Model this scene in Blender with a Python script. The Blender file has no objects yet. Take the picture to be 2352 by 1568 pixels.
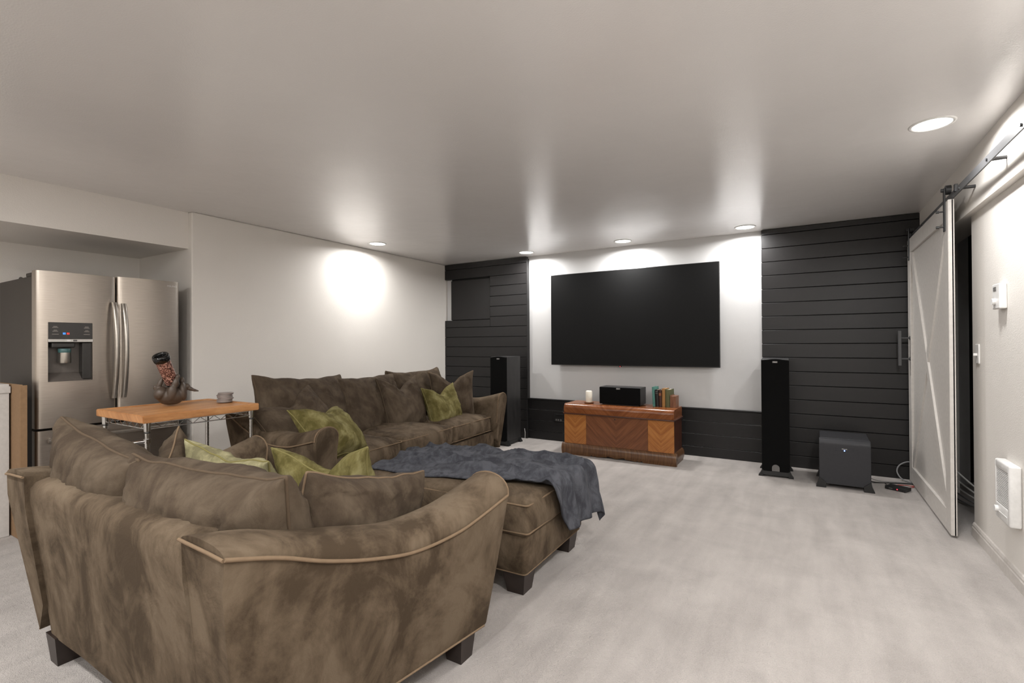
import bpy, bmesh, math, random
from mathutils import Vector, Matrix, Euler, noise

PI = math.pi
SC = bpy.context.scene
COL = SC.collection

# ------------------------------------------------------------------ camera
F_PX, YAW, PITCH, ROLL, CAM_H = 1128.27, 0.542, 0.005, -0.006, 1.244
_c, _s = math.cos(YAW), math.sin(YAW)
_fw, _rt, _up = Vector((-_s, _c, 0)), Vector((_c, _s, 0)), Vector((0, 0, 1))
_fw2 = _fw * math.cos(PITCH) + _up * math.sin(PITCH)
_up2 = _up * math.cos(PITCH) - _fw * math.sin(PITCH)
_rt3 = _rt * math.cos(ROLL) + _up2 * math.sin(ROLL)
_up3 = _up2 * math.cos(ROLL) - _rt * math.sin(ROLL)
cam = bpy.data.cameras.new('camera')
cam.sensor_width = 36.0
cam.lens = 36.0 * F_PX / 2352.0
cam.clip_start = 0.02
cam_o = bpy.data.objects.new('camera', cam)
COL.objects.link(cam_o)
cam_o.matrix_world = Matrix(((_rt3.x, _up3.x, -_fw2.x, 0), (_rt3.y, _up3.y, -_fw2.y, 0),
                             (_rt3.z, _up3.z, -_fw2.z, CAM_H), (0, 0, 0, 1)))
SC.camera = cam_o

# ------------------------------------------------------------------ world, view
w = bpy.data.worlds.new('world')
w.use_nodes = True
w.node_tree.nodes['Background'].inputs[0].default_value = (0.5, 0.5, 0.5, 1)
w.node_tree.nodes['Background'].inputs[1].default_value = 0.05
SC.world = w
vs = SC.view_settings
vs.view_transform = 'Standard'
vs.look = 'None'
vs.gamma = 1.0
vs.use_curve_mapping = False
vs.exposure = -0.22

# recessed ceiling lights: x, y, beam power, wide power
SPOT_W, WIDE_W = 10.0, 21.0
ADDED_SPOT_W, ADDED_WIDE_W = 16.0, 29.0      # unseen cans added behind and beside the camera to light the room
CANS = [(-4.21, 4.02), (-3.04, 5.41), (-1.785, 5.41), (-0.53, 5.42), (0.575, 3.39), (0.575, 2.09),
        (0.575, 0.80), (-0.7, -0.30), (-2.2, -0.30), (-3.3, -0.30), (-0.7, -1.9), (-2.2, -1.9), (-3.7, -1.9), (0.575, -0.9)]  # this row: cans out of view, added for their light
LIGHT_COL = (1.0, 0.99, 0.98)

# ------------------------------------------------------------------ dimensions
H = 2.40
XL, XR, XH = -4.537, 0.905, 0.865        # left wall, right wall, right header face
YB = 5.70                                # white wall behind the television
YP = 5.64                                # face of the dark planks
Y0 = -3.3                                # wall behind the camera


# ------------------------------------------------------------------ materials
def lin(r, g, b):
    def f(c):
        c /= 255.0
        return c / 12.92 if c <= 0.04045 else ((c + 0.055) / 1.055) ** 2.4
    return (f(r), f(g), f(b), 1.0)


MATS = {}


class NT:
    def __init__(self, name):
        m = bpy.data.materials.new(name)
        m.use_nodes = True
        self.m, self.t = m, m.node_tree
        self.b = self.t.nodes['Principled BSDF']

    def n(self, typ, **kw):
        nd = self.t.nodes.new(typ)
        for k, v in kw.items():
            if k.startswith('i_'):
                nd.inputs[k[2:].replace('_', ' ')].default_value = v
            else:
                setattr(nd, k, v)
        return nd

    def l(self, a, b):
        self.t.links.new(a, b)

    def coord(self, scale=(1, 1, 1), rot=(0, 0, 0), which='Object'):
        tc = self.n('ShaderNodeTexCoord')
        mp = self.n('ShaderNodeMapping')
        mp.inputs['Scale'].default_value = scale
        mp.inputs['Rotation'].default_value = rot
        self.l(tc.outputs[which], mp.inputs['Vector'])
        return mp.outputs['Vector']

    def noise(self, vec, scale, detail=4, rough=0.55, dist=0.0):
        nd = self.n('ShaderNodeTexNoise')
        nd.inputs['Scale'].default_value = scale
        nd.inputs['Detail'].default_value = detail
        nd.inputs['Roughness'].default_value = rough
        nd.inputs['Distortion'].default_value = dist
        self.l(vec, nd.inputs['Vector'])
        return nd.outputs['Fac']

    def ramp(self, fac, stops):
        nd = self.n('ShaderNodeValToRGB')
        cr = nd.color_ramp
        while len(cr.elements) < len(stops):
            cr.elements.new(0.5)
        for e, (p, c) in zip(cr.elements, stops):
            e.position = p
            e.color = c
        self.l(fac, nd.inputs['Fac'])
        return nd.outputs['Color']

    def bump(self, fac, strength, dist, prev=None):
        nd = self.n('ShaderNodeBump')
        nd.inputs['Strength'].default_value = strength
        nd.inputs['Distance'].default_value = dist
        self.l(fac, nd.inputs['Height'])
        if prev is not None:
            self.l(prev, nd.inputs['Normal'])
        return nd.outputs['Normal']

    def set(self, **kw):
        for k, v in kw.items():
            self.b.inputs[k.replace('_', ' ')].default_value = v


def g(v, a=1.0):
    return (v, v, v, a)


def mat_plain(name, col, rough=0.5, metal=0.0, spec=0.5, bump=None):
    k = NT(name)
    k.set(Base_Color=col, Roughness=rough, Metallic=metal)
    k.b.inputs['Specular IOR Level'].default_value = spec
    v = k.coord()
    fac = k.noise(v, 40.0, 3)
    lo = tuple(c * 0.93 for c in col[:3]) + (1,)
    hi = tuple(min(1, c * 1.05) for c in col[:3]) + (1,)
    k.l(k.ramp(fac, [(0.3, lo), (0.7, hi)]), k.b.inputs['Base Color'])
    if bump:
        sc, st, di = bump
        k.l(k.bump(k.noise(v, sc, 3), st, di), k.b.inputs['Normal'])
    MATS[name] = k.m
    return k.m


def mat_paint(name, col, rough, bscale, bstr, bdist, spec=0.5, wave=0.2, wscale=1.6):
    k = NT(name)
    k.set(Roughness=rough)
    k.b.inputs['Specular IOR Level'].default_value = spec
    v = k.coord()
    a = tuple(c * 0.97 for c in col[:3]) + (1,)
    k.l(k.ramp(k.noise(v, 1.3, 3), [(0.3, a), (0.7, col)]), k.b.inputs['Base Color'])
    n1 = k.bump(k.noise(v, bscale, 2, 0.5), bstr, bdist)
    n2 = k.bump(k.noise(v, wscale, 3, 0.55), wave, 0.02, n1)
    k.l(n2, k.b.inputs['Normal'])
    MATS[name] = k.m


mat_paint('wall_paint', (0.75, 0.715, 0.668, 1), 0.55, 160, 0.25, 0.004)
mat_paint('white_paint', (0.61, 0.605, 0.60, 1), 0.5, 160, 0.2, 0.004)
mat_paint('ceiling_paint', (0.80, 0.782, 0.77, 1), 0.15, 150, 0.16, 0.005, 0.6, 0.16, 3.0)


def mat_carpet():
    k = NT('carpet')
    k.set(Roughness=1.0)
    k.b.inputs['Specular IOR Level'].default_value = 0.1
    v = k.coord()
    big = k.noise(v, 3.2, 5, 0.62, 0.4)
    streak = k.noise(k.coord((4.0, 0.6, 1), (0, 0, 0.12)), 2.4, 4, 0.5, 0.2)
    fine = k.noise(v, 210, 3, 0.75)
    mx = k.n('ShaderNodeMath', operation='ADD')
    k.l(big, mx.inputs[0]); k.l(streak, mx.inputs[1])
    m2 = k.n('ShaderNodeMath', operation='MULTIPLY_ADD')
    k.l(fine, m2.inputs[0]); m2.inputs[1].default_value = 1.15
    k.l(mx.outputs[0], m2.inputs[2])
    m3 = k.n('ShaderNodeMath', operation='MULTIPLY')
    k.l(m2.outputs[0], m3.inputs[0]); m3.inputs[1].default_value = 0.318
    k.l(k.ramp(m3.outputs[0], [(0.36, (0.325, 0.295, 0.272, 1)), (0.5, (0.425, 0.388, 0.362, 1)), (0.64, (0.525, 0.482, 0.450, 1))]),
        k.b.inputs['Base Color'])
    n1 = k.bump(fine, 0.8, 0.010)
    n2 = k.bump(k.noise(v, 38, 3, 0.6), 0.5, 0.012, n1)
    k.l(n2, k.b.inputs['Normal'])
    k.b.inputs['Sheen Weight'].default_value = 0.15
    MATS['carpet'] = k.m


mat_carpet()


def mat_suede(name, dark, mid, light, scale=3.2, stretch=(1, 1, 0.8)):
    k = NT(name)
    k.set(Roughness=0.95)
    k.b.inputs['Specular IOR Level'].default_value = 0.15
    v = k.coord(stretch, (0.2, 0.35, 0.3))
    a = k.noise(v, scale, 8, 0.68, 0.9)
    b = k.noise(k.coord((1.0, 1.0, 0.45), (0.5, 0.2, 0.1)), scale * 3.1, 4, 0.6, 0.5)
    mx = k.n('ShaderNodeMath', operation='MULTIPLY_ADD')
    k.l(b, mx.inputs[0]); mx.inputs[1].default_value = 0.45
    k.l(a, mx.inputs[2])
    m3 = k.n('ShaderNodeMath', operation='MULTIPLY')
    k.l(mx.outputs[0], m3.inputs[0]); m3.inputs[1].default_value = 0.69
    k.l(k.ramp(m3.outputs[0], [(0.42, dark), (0.50, mid), (0.58, light)]), k.b.inputs['Base Color'])
    k.b.inputs['Sheen Weight'].default_value = 0.05
    k.b.inputs['Sheen Tint'].default_value = light
    k.b.inputs['Sheen Roughness'].default_value = 0.5
    n1 = k.bump(k.noise(v, 420, 2, 0.6), 0.25, 0.003)
    n2 = k.bump(k.noise(v, 9, 4, 0.6, 0.8), 0.32, 0.02, n1)
    k.l(n2, k.b.inputs['Normal'])
    MATS[name] = k.m


mat_suede('suede', (0.053, 0.037, 0.023, 1), (0.095, 0.069, 0.045, 1), (0.132, 0.099, 0.067, 1))
mat_suede('suede_cushion', (0.052, 0.037, 0.025, 1), (0.076, 0.056, 0.038, 1), (0.100, 0.076, 0.053, 1), 3.5)
mat_suede('velvet_green', (0.085, 0.072, 0.022, 1), (0.140, 0.120, 0.044, 1), (0.22, 0.195, 0.088, 1), 5.0)
mat_suede('fleece', (0.036, 0.037, 0.044, 1), (0.054, 0.056, 0.065, 1), (0.076, 0.078, 0.089, 1), 9.0)
mat_suede('fleece_pale', (0.15, 0.135, 0.075, 1), (0.23, 0.21, 0.115, 1), (0.32, 0.295, 0.175, 1), 6.0)
mat_plain('piping', (0.175, 0.122, 0.078, 1), 0.9, spec=0.1)
mat_plain('piping_dark', (0.088, 0.063, 0.042, 1), 0.9, spec=0.1)
mat_plain('piping_green', (0.19, 0.165, 0.065, 1), 0.9, spec=0.1)
mat_plain('plank_paint', (0.0118, 0.0108, 0.0108, 1), 0.42, spec=0.4, bump=(60, 0.12, 0.003))
mat_plain('joint_black', (0.006, 0.006, 0.006, 1), 0.8)
mat_plain('door_paint', (0.55, 0.52, 0.485, 1), 0.42)
mat_plain('trim_paint', (0.56, 0.525, 0.49, 1), 0.4)
mat_plain('black_metal', (0.018, 0.018, 0.019, 1), 0.38, 0.0, 0.6)
mat_plain('rail_metal', (0.06, 0.06, 0.062, 1), 0.42, 0.0, 0.6)
mat_plain('screen_black', (0.0090, 0.0090, 0.0090, 1), 0.6, spec=0.1)
mat_plain('black_plastic', (0.012, 0.012, 0.012, 1), 0.4)
mat_plain('grille_cloth', (0.0042, 0.0042, 0.0042, 1), 0.95, spec=0.1, bump=(500, 0.3, 0.002))
mat_plain('sub_grey', (0.024, 0.024, 0.027, 1), 0.58, spec=0.4, bump=(260, 0.3, 0.002))
mat_plain('white_plastic', (0.72, 0.71, 0.69, 1), 0.35)
mat_plain('grey_plastic', (0.13, 0.123, 0.118, 1), 0.4)
mat_plain('gap_shade', (0.02, 0.016, 0.013, 1), 0.7)  # near black, shade inside openings put in as colour
mat_plain('silver', (0.55, 0.54, 0.52, 1), 0.3, 0.9)
mat_plain('chrome', (0.62, 0.62, 0.61, 1), 0.18, 1.0)
mat_plain('candle_wax', (0.80, 0.75, 0.64, 1), 0.5)
mat_plain('wood_dish', (0.25, 0.10, 0.045, 1), 0.4)
mat_plain('leg_wood', (0.022, 0.014, 0.011, 1), 0.4)
mat_plain('cardboard', (0.24, 0.145, 0.075, 1), 0.9, bump=(30, 0.2, 0.004))
mat_plain('board_white', (0.50, 0.475, 0.45, 1), 0.6)
mat_plain('closet_dark', (0.02, 0.018, 0.017, 1), 0.9)  # darkness of the unlit closet put into the wall colour
mat_plain('cable_white', (0.55, 0.54, 0.52, 1), 0.5)
mat_plain('cable_red', (0.32, 0.05, 0.04, 1), 0.5)
mat_plain('cable_grey', (0.18, 0.18, 0.18, 1), 0.5)
mat_plain('fridge_side', (0.034, 0.027, 0.021, 1), 0.55)
mat_plain('dispenser_dark', (0.028, 0.026, 0.024, 1), 0.25)
mat_plain('dispenser_grey', (0.115, 0.10, 0.088, 1), 0.35)
mat_plain('teal_plastic', (0.05, 0.12, 0.12, 1), 0.4)
mat_plain('coaster_tin', (0.33, 0.29, 0.27, 1), 0.4, 0.4)
mat_plain('sculpture', (0.072, 0.052, 0.038, 1), 0.45, 0.1, bump=(28, 0.25, 0.01))
mat_plain('glaze_black', (0.006, 0.006, 0.006, 1), 0.12)
mat_plain('teal_cloth', (0.085, 0.235, 0.20, 1), 0.8)
mat_plain('black_leather', (0.010, 0.007, 0.006, 1), 0.5)
mat_plain('brown_leather', (0.050, 0.018, 0.010, 1), 0.5)
mat_plain('label_rust', (0.22, 0.075, 0.035, 1), 0.6)
mat_plain('ochre_cloth', (0.36, 0.185, 0.060, 1), 0.8)
mat_plain('olive_cloth', (0.105, 0.110, 0.050, 1), 0.8)
mat_plain('pages', (0.55, 0.47, 0.36, 1), 0.9)
mat_plain('print_pale', (0.30, 0.27, 0.24, 1), 0.6)
mat_plain('handle_steel', (0.40, 0.37, 0.33, 1), 0.28, 0.9)


def mat_emit(name, col, s):
    k = NT(name)
    k.set(Base_Color=(0, 0, 0, 1), Emission_Color=col, Emission_Strength=s)
    MATS[name] = k.m


mat_emit('lens_glow', (1.0, 0.97, 0.93, 1), 9.0)
mat_emit('led_blue', (0.12, 0.25, 1.0, 1), 14.0)
mat_emit('led_red', (1.0, 0.03, 0.05, 1), 5.0)
mat_emit('digit_blue', (0.08, 0.35, 1.0, 1), 2.2)
mat_emit('digit_red', (1.0, 0.06, 0.05, 1), 1.6)


def mat_steel():
    k = NT('brushed_steel')
    k.set(Metallic=1.0, Roughness=0.34)
    v = k.coord((1, 3, 260))
    f = k.noise(v, 3.0, 3, 0.6)
    k.l(k.ramp(f, [(0.3, (0.40, 0.355, 0.31, 1)), (0.7, (0.50, 0.45, 0.395, 1))]), k.b.inputs['Base Color'])
    r = k.n('ShaderNodeMapRange')
    k.l(f, r.inputs['Value'])
    r.inputs['To Min'].default_value = 0.27; r.inputs['To Max'].default_value = 0.42
    k.l(r.outputs['Result'], k.b.inputs['Roughness'])
    k.l(k.bump(k.noise(k.coord((1, 1, 1)), 2.2, 2), 0.12, 0.03), k.b.inputs['Normal'])
    MATS['brushed_steel'] = k.m


mat_steel()


def mat_wood(name, c0, c1, c2, mode, sc=26.0, rough=0.32):
    """mode: 'v' chevron about the object's middle, 'h' along x, 'z' upright grain"""
    k = NT(name)
    k.set(Roughness=rough)
    tc = k.n('ShaderNodeTexCoord')
    sp = k.n('ShaderNodeSeparateXYZ')
    k.l(tc.outputs['Object'], sp.inputs[0])

    def math_n(op, a, b):
        m = k.n('ShaderNodeMath', operation=op)
        for i, q in enumerate((a, b)):
            if q is None:
                continue
            if isinstance(q, (int, float)):
                m.inputs[i].default_value = q
            else:
                k.l(q, m.inputs[i])
        return m.outputs[0]
    if mode == 'v':
        ax = math_n('ABSOLUTE', sp.outputs['X'], None)
        across = math_n('SUBTRACT', sp.outputs['Z'], ax)
        along = math_n('ADD', sp.outputs['Z'], ax)
    elif mode == 'h':
        across, along = math_n('ADD', sp.outputs['Z'], sp.outputs['Y']), sp.outputs['X']
    elif mode == 'hy':
        across, along = math_n('ADD', sp.outputs['Z'], sp.outputs['X']), sp.outputs['Y']
    else:
        across, along = math_n('ADD', sp.outputs['X'], sp.outputs['Y']), sp.outputs['Z']
    cb = k.n('ShaderNodeCombineXYZ')
    k.l(math_n('MULTIPLY', across, 1.0), cb.inputs[0])
    k.l(math_n('MULTIPLY', along, 0.06), cb.inputs[1])
    k.l(math_n('MULTIPLY', sp.outputs['Y'], 0.2), cb.inputs[2])
    f1 = k.noise(cb.outputs[0], sc, 5, 0.65, 0.3)
    f2 = k.noise(cb.outputs[0], sc * 5, 3, 0.6)
    mx = k.n('ShaderNodeMath', operation='MULTIPLY_ADD')
    k.l(f2, mx.inputs[0]); mx.inputs[1].default_value = 0.35
    k.l(f1, mx.inputs[2])
    m3 = k.n('ShaderNodeMath', operation='MULTIPLY')
    k.l(mx.outputs[0], m3.inputs[0]); m3.inputs[1].default_value = 0.74
    k.l(k.ramp(m3.outputs[0], [(0.36, c0), (0.5, c1), (0.66, c2)]), k.b.inputs['Base Color'])
    k.l(k.bump(f2, 0.08, 0.002), k.b.inputs['Normal'])
    MATS[name] = k.m


mat_wood('veneer_orange', (0.20, 0.062, 0.012, 1), (0.31, 0.115, 0.026, 1), (0.42, 0.18, 0.05, 1), 'v', 30)
mat_wood('veneer_walnut', (0.085, 0.026, 0.009, 1), (0.135, 0.047, 0.017, 1), (0.20, 0.078, 0.03, 1), 'v', 24)
mat_wood('chest_lid_wood', (0.12, 0.035, 0.011, 1), (0.19, 0.062, 0.020, 1), (0.27, 0.10, 0.038, 1), 'v', 20, 0.22)
mat_wood('chest_base_wood', (0.050, 0.019, 0.008, 1), (0.095, 0.042, 0.017, 1), (0.16, 0.085, 0.036, 1), 'z', 60)
mat_wood('chest_side_wood', (0.032, 0.009, 0.004, 1), (0.055, 0.016, 0.007, 1), (0.085, 0.026, 0.011, 1), 'z', 30)
mat_wood('butcher_wood', (0.33, 0.135, 0.042, 1), (0.44, 0.20, 0.070, 1), (0.56, 0.285, 0.115, 1), 'hy', 16, 0.42)
mat_wood('bookend_wood', (0.11, 0.040, 0.018, 1), (0.20, 0.085, 0.042, 1), (0.30, 0.15, 0.085, 1), 'z', 90, 0.45)
mat_wood('black_ash', (0.010, 0.010, 0.010, 1), (0.018, 0.017, 0.017, 1), (0.032, 0.030, 0.030, 1), 'z', 60, 0.45)


def mat_mosaic():
    k = NT('mosaic_glass')
    k.set(Roughness=0.25)
    v = k.coord()
    vo = k.n('ShaderNodeTexVoronoi', feature='DISTANCE_TO_EDGE')
    vo.inputs['Scale'].default_value = 75
    k.l(v, vo.inputs['Vector'])
    nz = k.noise(v, 60, 4, 0.7, 1.5)
    mx = k.n('ShaderNodeMath', operation='MULTIPLY_ADD')
    k.l(vo.outputs['Distance'], mx.inputs[0]); mx.inputs[1].default_value = 0.55
    k.l(nz, mx.inputs[2])
    k.l(k.ramp(mx.outputs[0], [(0.46, (0.02, 0.012, 0.010, 1)), (0.56, (0.20, 0.080, 0.062, 1)), (0.70, (0.46, 0.28, 0.22, 1))]),
        k.b.inputs['Base Color'])
    MATS['mosaic_glass'] = k.m


mat_mosaic()


# ------------------------------------------------------------------ mesh helpers
class MB:
    def __init__(self):
        self.v, self.f = [], []

    def add(self, vs_, fs_):
        o = len(self.v)
        self.v += [tuple(p) for p in vs_]
        self.f += [tuple(i + o for i in f) for f in fs_]
        return self

    def box(self, x0, x1, y0, y1, z0, z1):
        return self.add([(x0, y0, z0), (x1, y0, z0), (x1, y1, z0), (x0, y1, z0), (x0, y0, z1), (x1, y0, z1), (x1, y1, z1), (x0, y1, z1)],
                        [(0, 3, 2, 1), (4, 5, 6, 7), (0, 1, 5, 4), (1, 2, 6, 5), (2, 3, 7, 6), (3, 0, 4, 7)])

    def bbox(self, x0, x1, y0, y1, z0, z1, r=0.004, seg=2):
        bm = bmesh.new()
        bmesh.ops.create_cube(bm, size=1.0)
        for q in bm.verts:
            q.co = Vector(((x0 + x1) / 2 + q.co.x * (x1 - x0), (y0 + y1) / 2 + q.co.y * (y1 - y0), (z0 + z1) / 2 + q.co.z * (z1 - z0)))
        bmesh.ops.bevel(bm, geom=bm.edges[:], offset=r, segments=seg, affect='EDGES', profile=0.5)
        bm.verts.index_update()
        self.add([q.co[:] for q in bm.verts], [[q.index for q in f.verts] for f in bm.faces])
        bm.free()
        return self

    def loft(self, rings, closed=True, cap0=False, cap1=False):
        n = len(rings[0])
        o = len(self.v)
        for r in rings:
            self.v += [tuple(p) for p in r]
        m = n if closed else n - 1
        for i in range(len(rings) - 1):
            for j in range(m):
                a, b = o + i * n + j, o + i * n + (j + 1) % n
                self.f.append((a, b, b + n, a + n))
        for flag, idx in ((cap0, 0), (cap1, len(rings) - 1)):
            if flag:
                r = rings[idx]
                q = len(self.v)
                self.v += [tuple(p) for p in r]
                loop = list(range(q, q + n))
                self.f.append(tuple(reversed(loop)) if idx == 0 else tuple(loop))
        return self

    def tube(self, pts, r, seg=8, closed=False, cap=True):
        P = [Vector(p) for p in pts]
        n = len(P)
        rr = r if isinstance(r, (list, tuple)) else [r] * n
        T = []
        for i in range(n):
            a = P[(i - 1) % n] if (closed or i > 0) else P[i]
            b = P[(i + 1) % n] if (closed or i < n - 1) else P[i]
            d = b - a
            T.append(d.normalized() if d.length > 1e-9 else Vector((0, 0, 1)))
        u = Vector((0, 0, 1)) if abs(T[0].z) < 0.9 else Vector((1, 0, 0))
        u = (u - T[0] * u.dot(T[0])).normalized()
        rings = []
        for i in range(n):
            u = (u - T[i] * u.dot(T[i]))
            u = u.normalized() if u.length > 1e-6 else T[i].orthogonal().normalized()
            b = T[i].cross(u)
            rings.append([P[i] + (u * math.cos(2 * PI * k / seg) + b * math.sin(2 * PI * k / seg)) * rr[i] for k in range(seg)])
        if closed:
            rings.append(rings[0])
        self.loft(rings, True, cap and not closed, cap and not closed)
        return self

    def lathe(self, prof, c=(0, 0, 0), seg=24):
        rings = [[(c[0] + r * math.cos(2 * PI * k / seg), c[1] + r * math.sin(2 * PI * k / seg), c[2] + z) for k in range(seg)] for r, z in prof]
        return self.loft(rings, True, prof[0][0] > 1e-5, prof[-1][0] > 1e-5)

    def xf(self, M):
        self.v = [tuple(M @ Vector(p)) for p in self.v]
        return self

    def build(self, name, mat, parent=None, smooth=False, angle=None):
        me = bpy.data.meshes.new(name)
        me.from_pydata(self.v, [], self.f)
        me.update()
        bm = bmesh.new()
        bm.from_mesh(me)
        bmesh.ops.recalc_face_normals(bm, faces=bm.faces[:])
        for f in bm.faces:
            f.smooth = bool(smooth)
        bm.to_mesh(me)
        bm.free()
        me.materials.append(MATS[mat])
        if smooth:
            if angle:
                me.set_sharp_from_angle(angle=math.radians(angle))
        o = bpy.data.objects.new(name, me)
        COL.objects.link(o)
        if parent is not None:
            o.parent = parent
        return o


def recenter(o):
    """put the mesh origin at the middle of its box so that object coordinates are local"""
    vsx = [q.co for q in o.data.vertices]
    c = Vector([(min(q[i] for q in vsx) + max(q[i] for q in vsx)) / 2 for i in range(3)])
    o.data.transform(Matrix.Translation(-c))
    o.location = c
    return o


def tag(o, label, cat, group=None):
    o['label'] = label
    o['category'] = cat
    if group:
        o['group'] = group
    return o


def thing(name, label, cat, loc=(0, 0, 0), rz=0.0, group=None):
    o = bpy.data.objects.new(name, None)
    o.empty_display_size = 0.1
    COL.objects.link(o)
    o.location = loc
    o.rotation_euler = (0, 0, rz)
    return tag(o, label, cat, group)


def struct(o, label=None, cat=None):
    o['kind'] = 'structure'
    if label:
        o['label'] = label
    if cat:
        o['category'] = cat
    return o


def copy_tree(o, parent=None):
    c = o.copy()
    COL.objects.link(c)
    c.parent = parent
    for ch in [q for q in bpy.data.objects if q.parent == o]:
        copy_tree(ch, c)
    return c


def text_mesh(name, body, size, mat, parent, M, extrude=0.0006):
    cu = bpy.data.curves.new(name, 'FONT')
    cu.body = body
    cu.size = size
    cu.extrude = extrude
    cu.align_x = 'CENTER'
    cu.align_y = 'CENTER'
    cu.resolution_u = 2
    t = bpy.data.objects.new(name + '_tmp', cu)
    COL.objects.link(t)
    dg = bpy.context.evaluated_depsgraph_get()
    me = bpy.data.meshes.new_from_object(t.evaluated_get(dg))
    bpy.data.objects.remove(t)
    bpy.data.curves.remove(cu)
    me.transform(M)
    me.materials.clear()
    me.materials.append(MATS[mat])
    o = bpy.data.objects.new(name, me)
    COL.objects.link(o)
    o.parent = parent
    return o


# ------------------------------------------------------------------ room shell
LBL = 'structure of the room'
struct(MB().box(-5.8, 2.6, Y0 - 0.2, 6.0, -0.12, 0.0).build('floor', 'carpet'), 'pale beige cut pile carpet over the whole floor', 'floor')
struct(MB().box(-5.8, 2.6, Y0 - 0.2, 6.0, H, H + 0.12).build('ceiling', 'ceiling_paint'), 'off white semi gloss textured ceiling', 'ceiling')
struct(MB().bbox(-5.75, XL, 2.2, 5.95, 0.0, H, 0.012, 3).build('wall_left', 'wall_paint'), 'warm white wall behind the long sofa', 'wall')
struct(MB().box(-5.75, -5.506, Y0, 2.2, 0.0, H).build('wall_alcove', 'wall_paint'), 'shaded back wall of the fridge alcove', 'wall')
struct(MB().box(-5.506, -4.597, Y0, 2.2, 2.085, H).build('trim_1', 'wall_paint'), 'boxed beam over the fridge alcove', 'beam')
struct(MB().box(-5.75, 1.2, Y0 - 0.12, Y0, 0.0, H).build('wall_rear', 'wall_paint'), 'warm white wall opposite the television', 'wall')
wall_back = struct(MB().box(XL, 1.2, YB, 5.9, 0.0, H).build('wall_back', 'white_paint'), 'white wall framed by black planks behind the television', 'wall')
wr = struct(MB().box(XR, 1.06, Y0, 4.22, 0.0, 2.045).box(XR, 1.06, 5.35, YB, 0.0, 2.045).box(XH, 1.06, Y0, YB, 2.045, H)
            .build('wall_right', 'wall_paint'), 'warm white wall with stepped header above the barn door', 'wall')
# closet behind the barn door
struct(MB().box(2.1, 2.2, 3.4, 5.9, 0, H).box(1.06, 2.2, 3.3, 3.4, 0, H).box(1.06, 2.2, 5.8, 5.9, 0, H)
       .build('wall_closet', 'closet_dark'), 'closet walls behind the barn door, darkness put into their colour', 'wall')
# baseboards
bb = MB()
prof = [(0, 0), (0.014, 0), (0.014, 0.055), (0.011, 0.062), (0.011, 0.072), (0.006, 0.084), (0, 0.088)]
bb.loft([[(XR - a, y, z) for a, z in prof] for y in (Y0, 4.22)], True, True, True)
struct(bb.build('baseboard_right', 'trim_paint'), 'white moulded baseboard under the wall heater', 'baseboard')
bb = MB()
bb.loft([[(XL + a, y, z) for a, z in prof] for y in (2.2, YB)], True, True, True)
struct(bb.build('baseboard_left', 'trim_paint'), 'white moulded baseboard behind the long sofa', 'baseboard')

# dark planks, each one a piece of the wall that carries it
PITCHZ = 0.139


def planks(x0, x1, ztop, first, y_face, y_back, cut=None, zmin=0.0):
    z = ztop
    nz = first
    while z > zmin + 0.005:
        lo = max(nz, zmin)
        segs = [(x0, x1)]
        if cut and lo < cut[3] - 0.02 and z > cut[2] + 0.02:
            segs = [(cut[1], x1)]
        for a, b in segs:
            if z - lo > 0.01:
                o = MB().bbox(a, b, y_face, y_back, lo + 0.0025, z - 0.0025, 0.0022, 1).build('plank', 'plank_paint', wall_back)
        z = lo
        nz = lo - PITCHZ


planks(XL + 0.002, -3.17, H - 0.004, 2.318, YP, YP + 0.022, (-4.44, -3.748, 1.587, 2.18))
MB().bbox(XL + 0.002, -3.749, YP, YP + 0.022, 1.4865, 1.585, 0.0022, 1).build('plank', 'plank_paint', wall_back)
planks(-0.403, XR - 0.002, H - 0.004, 2.342, YP, YP + 0.022)
planks(-3.17, -0.403, 0.515, 0.385, YB - 0.02, YB - 0.001)
back = MB()
back.box(-3.748, -3.175, YP + 0.022, YB, 0, H - 0.006).box(XL + 0.004, -3.748, YP + 0.022, YB, 2.18, H - 0.006).box(XL + 0.004, -3.748, YP + 0.022, YB, 0, 1.587)
back.box(-4.437, -3.748, YP + 0.045, YB, 1.587, 2.18)
back.box(-0.399, XR - 0.002, YP + 0.022, YB, 0, H - 0.006)
back.build('backing_board', 'joint_black', wall_back)
MB().bbox(-3.172, -3.158, YP - 0.002, YB, 0.53, H - 0.03, 0.002, 1).build('edge_board', 'plank_paint', wall_back)
MB().bbox(-3.17, -0.403, YB - 0.034, YB, 0.515, 0.531, 0.002, 1).build('cap_board', 'plank_paint', wall_back)
MB().bbox(-4.432, -3.754, YP + 0.014, YP + 0.044, 1.592, 2.158, 0.003, 1).build('access_panel', 'plank_paint', wall_back)


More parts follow.
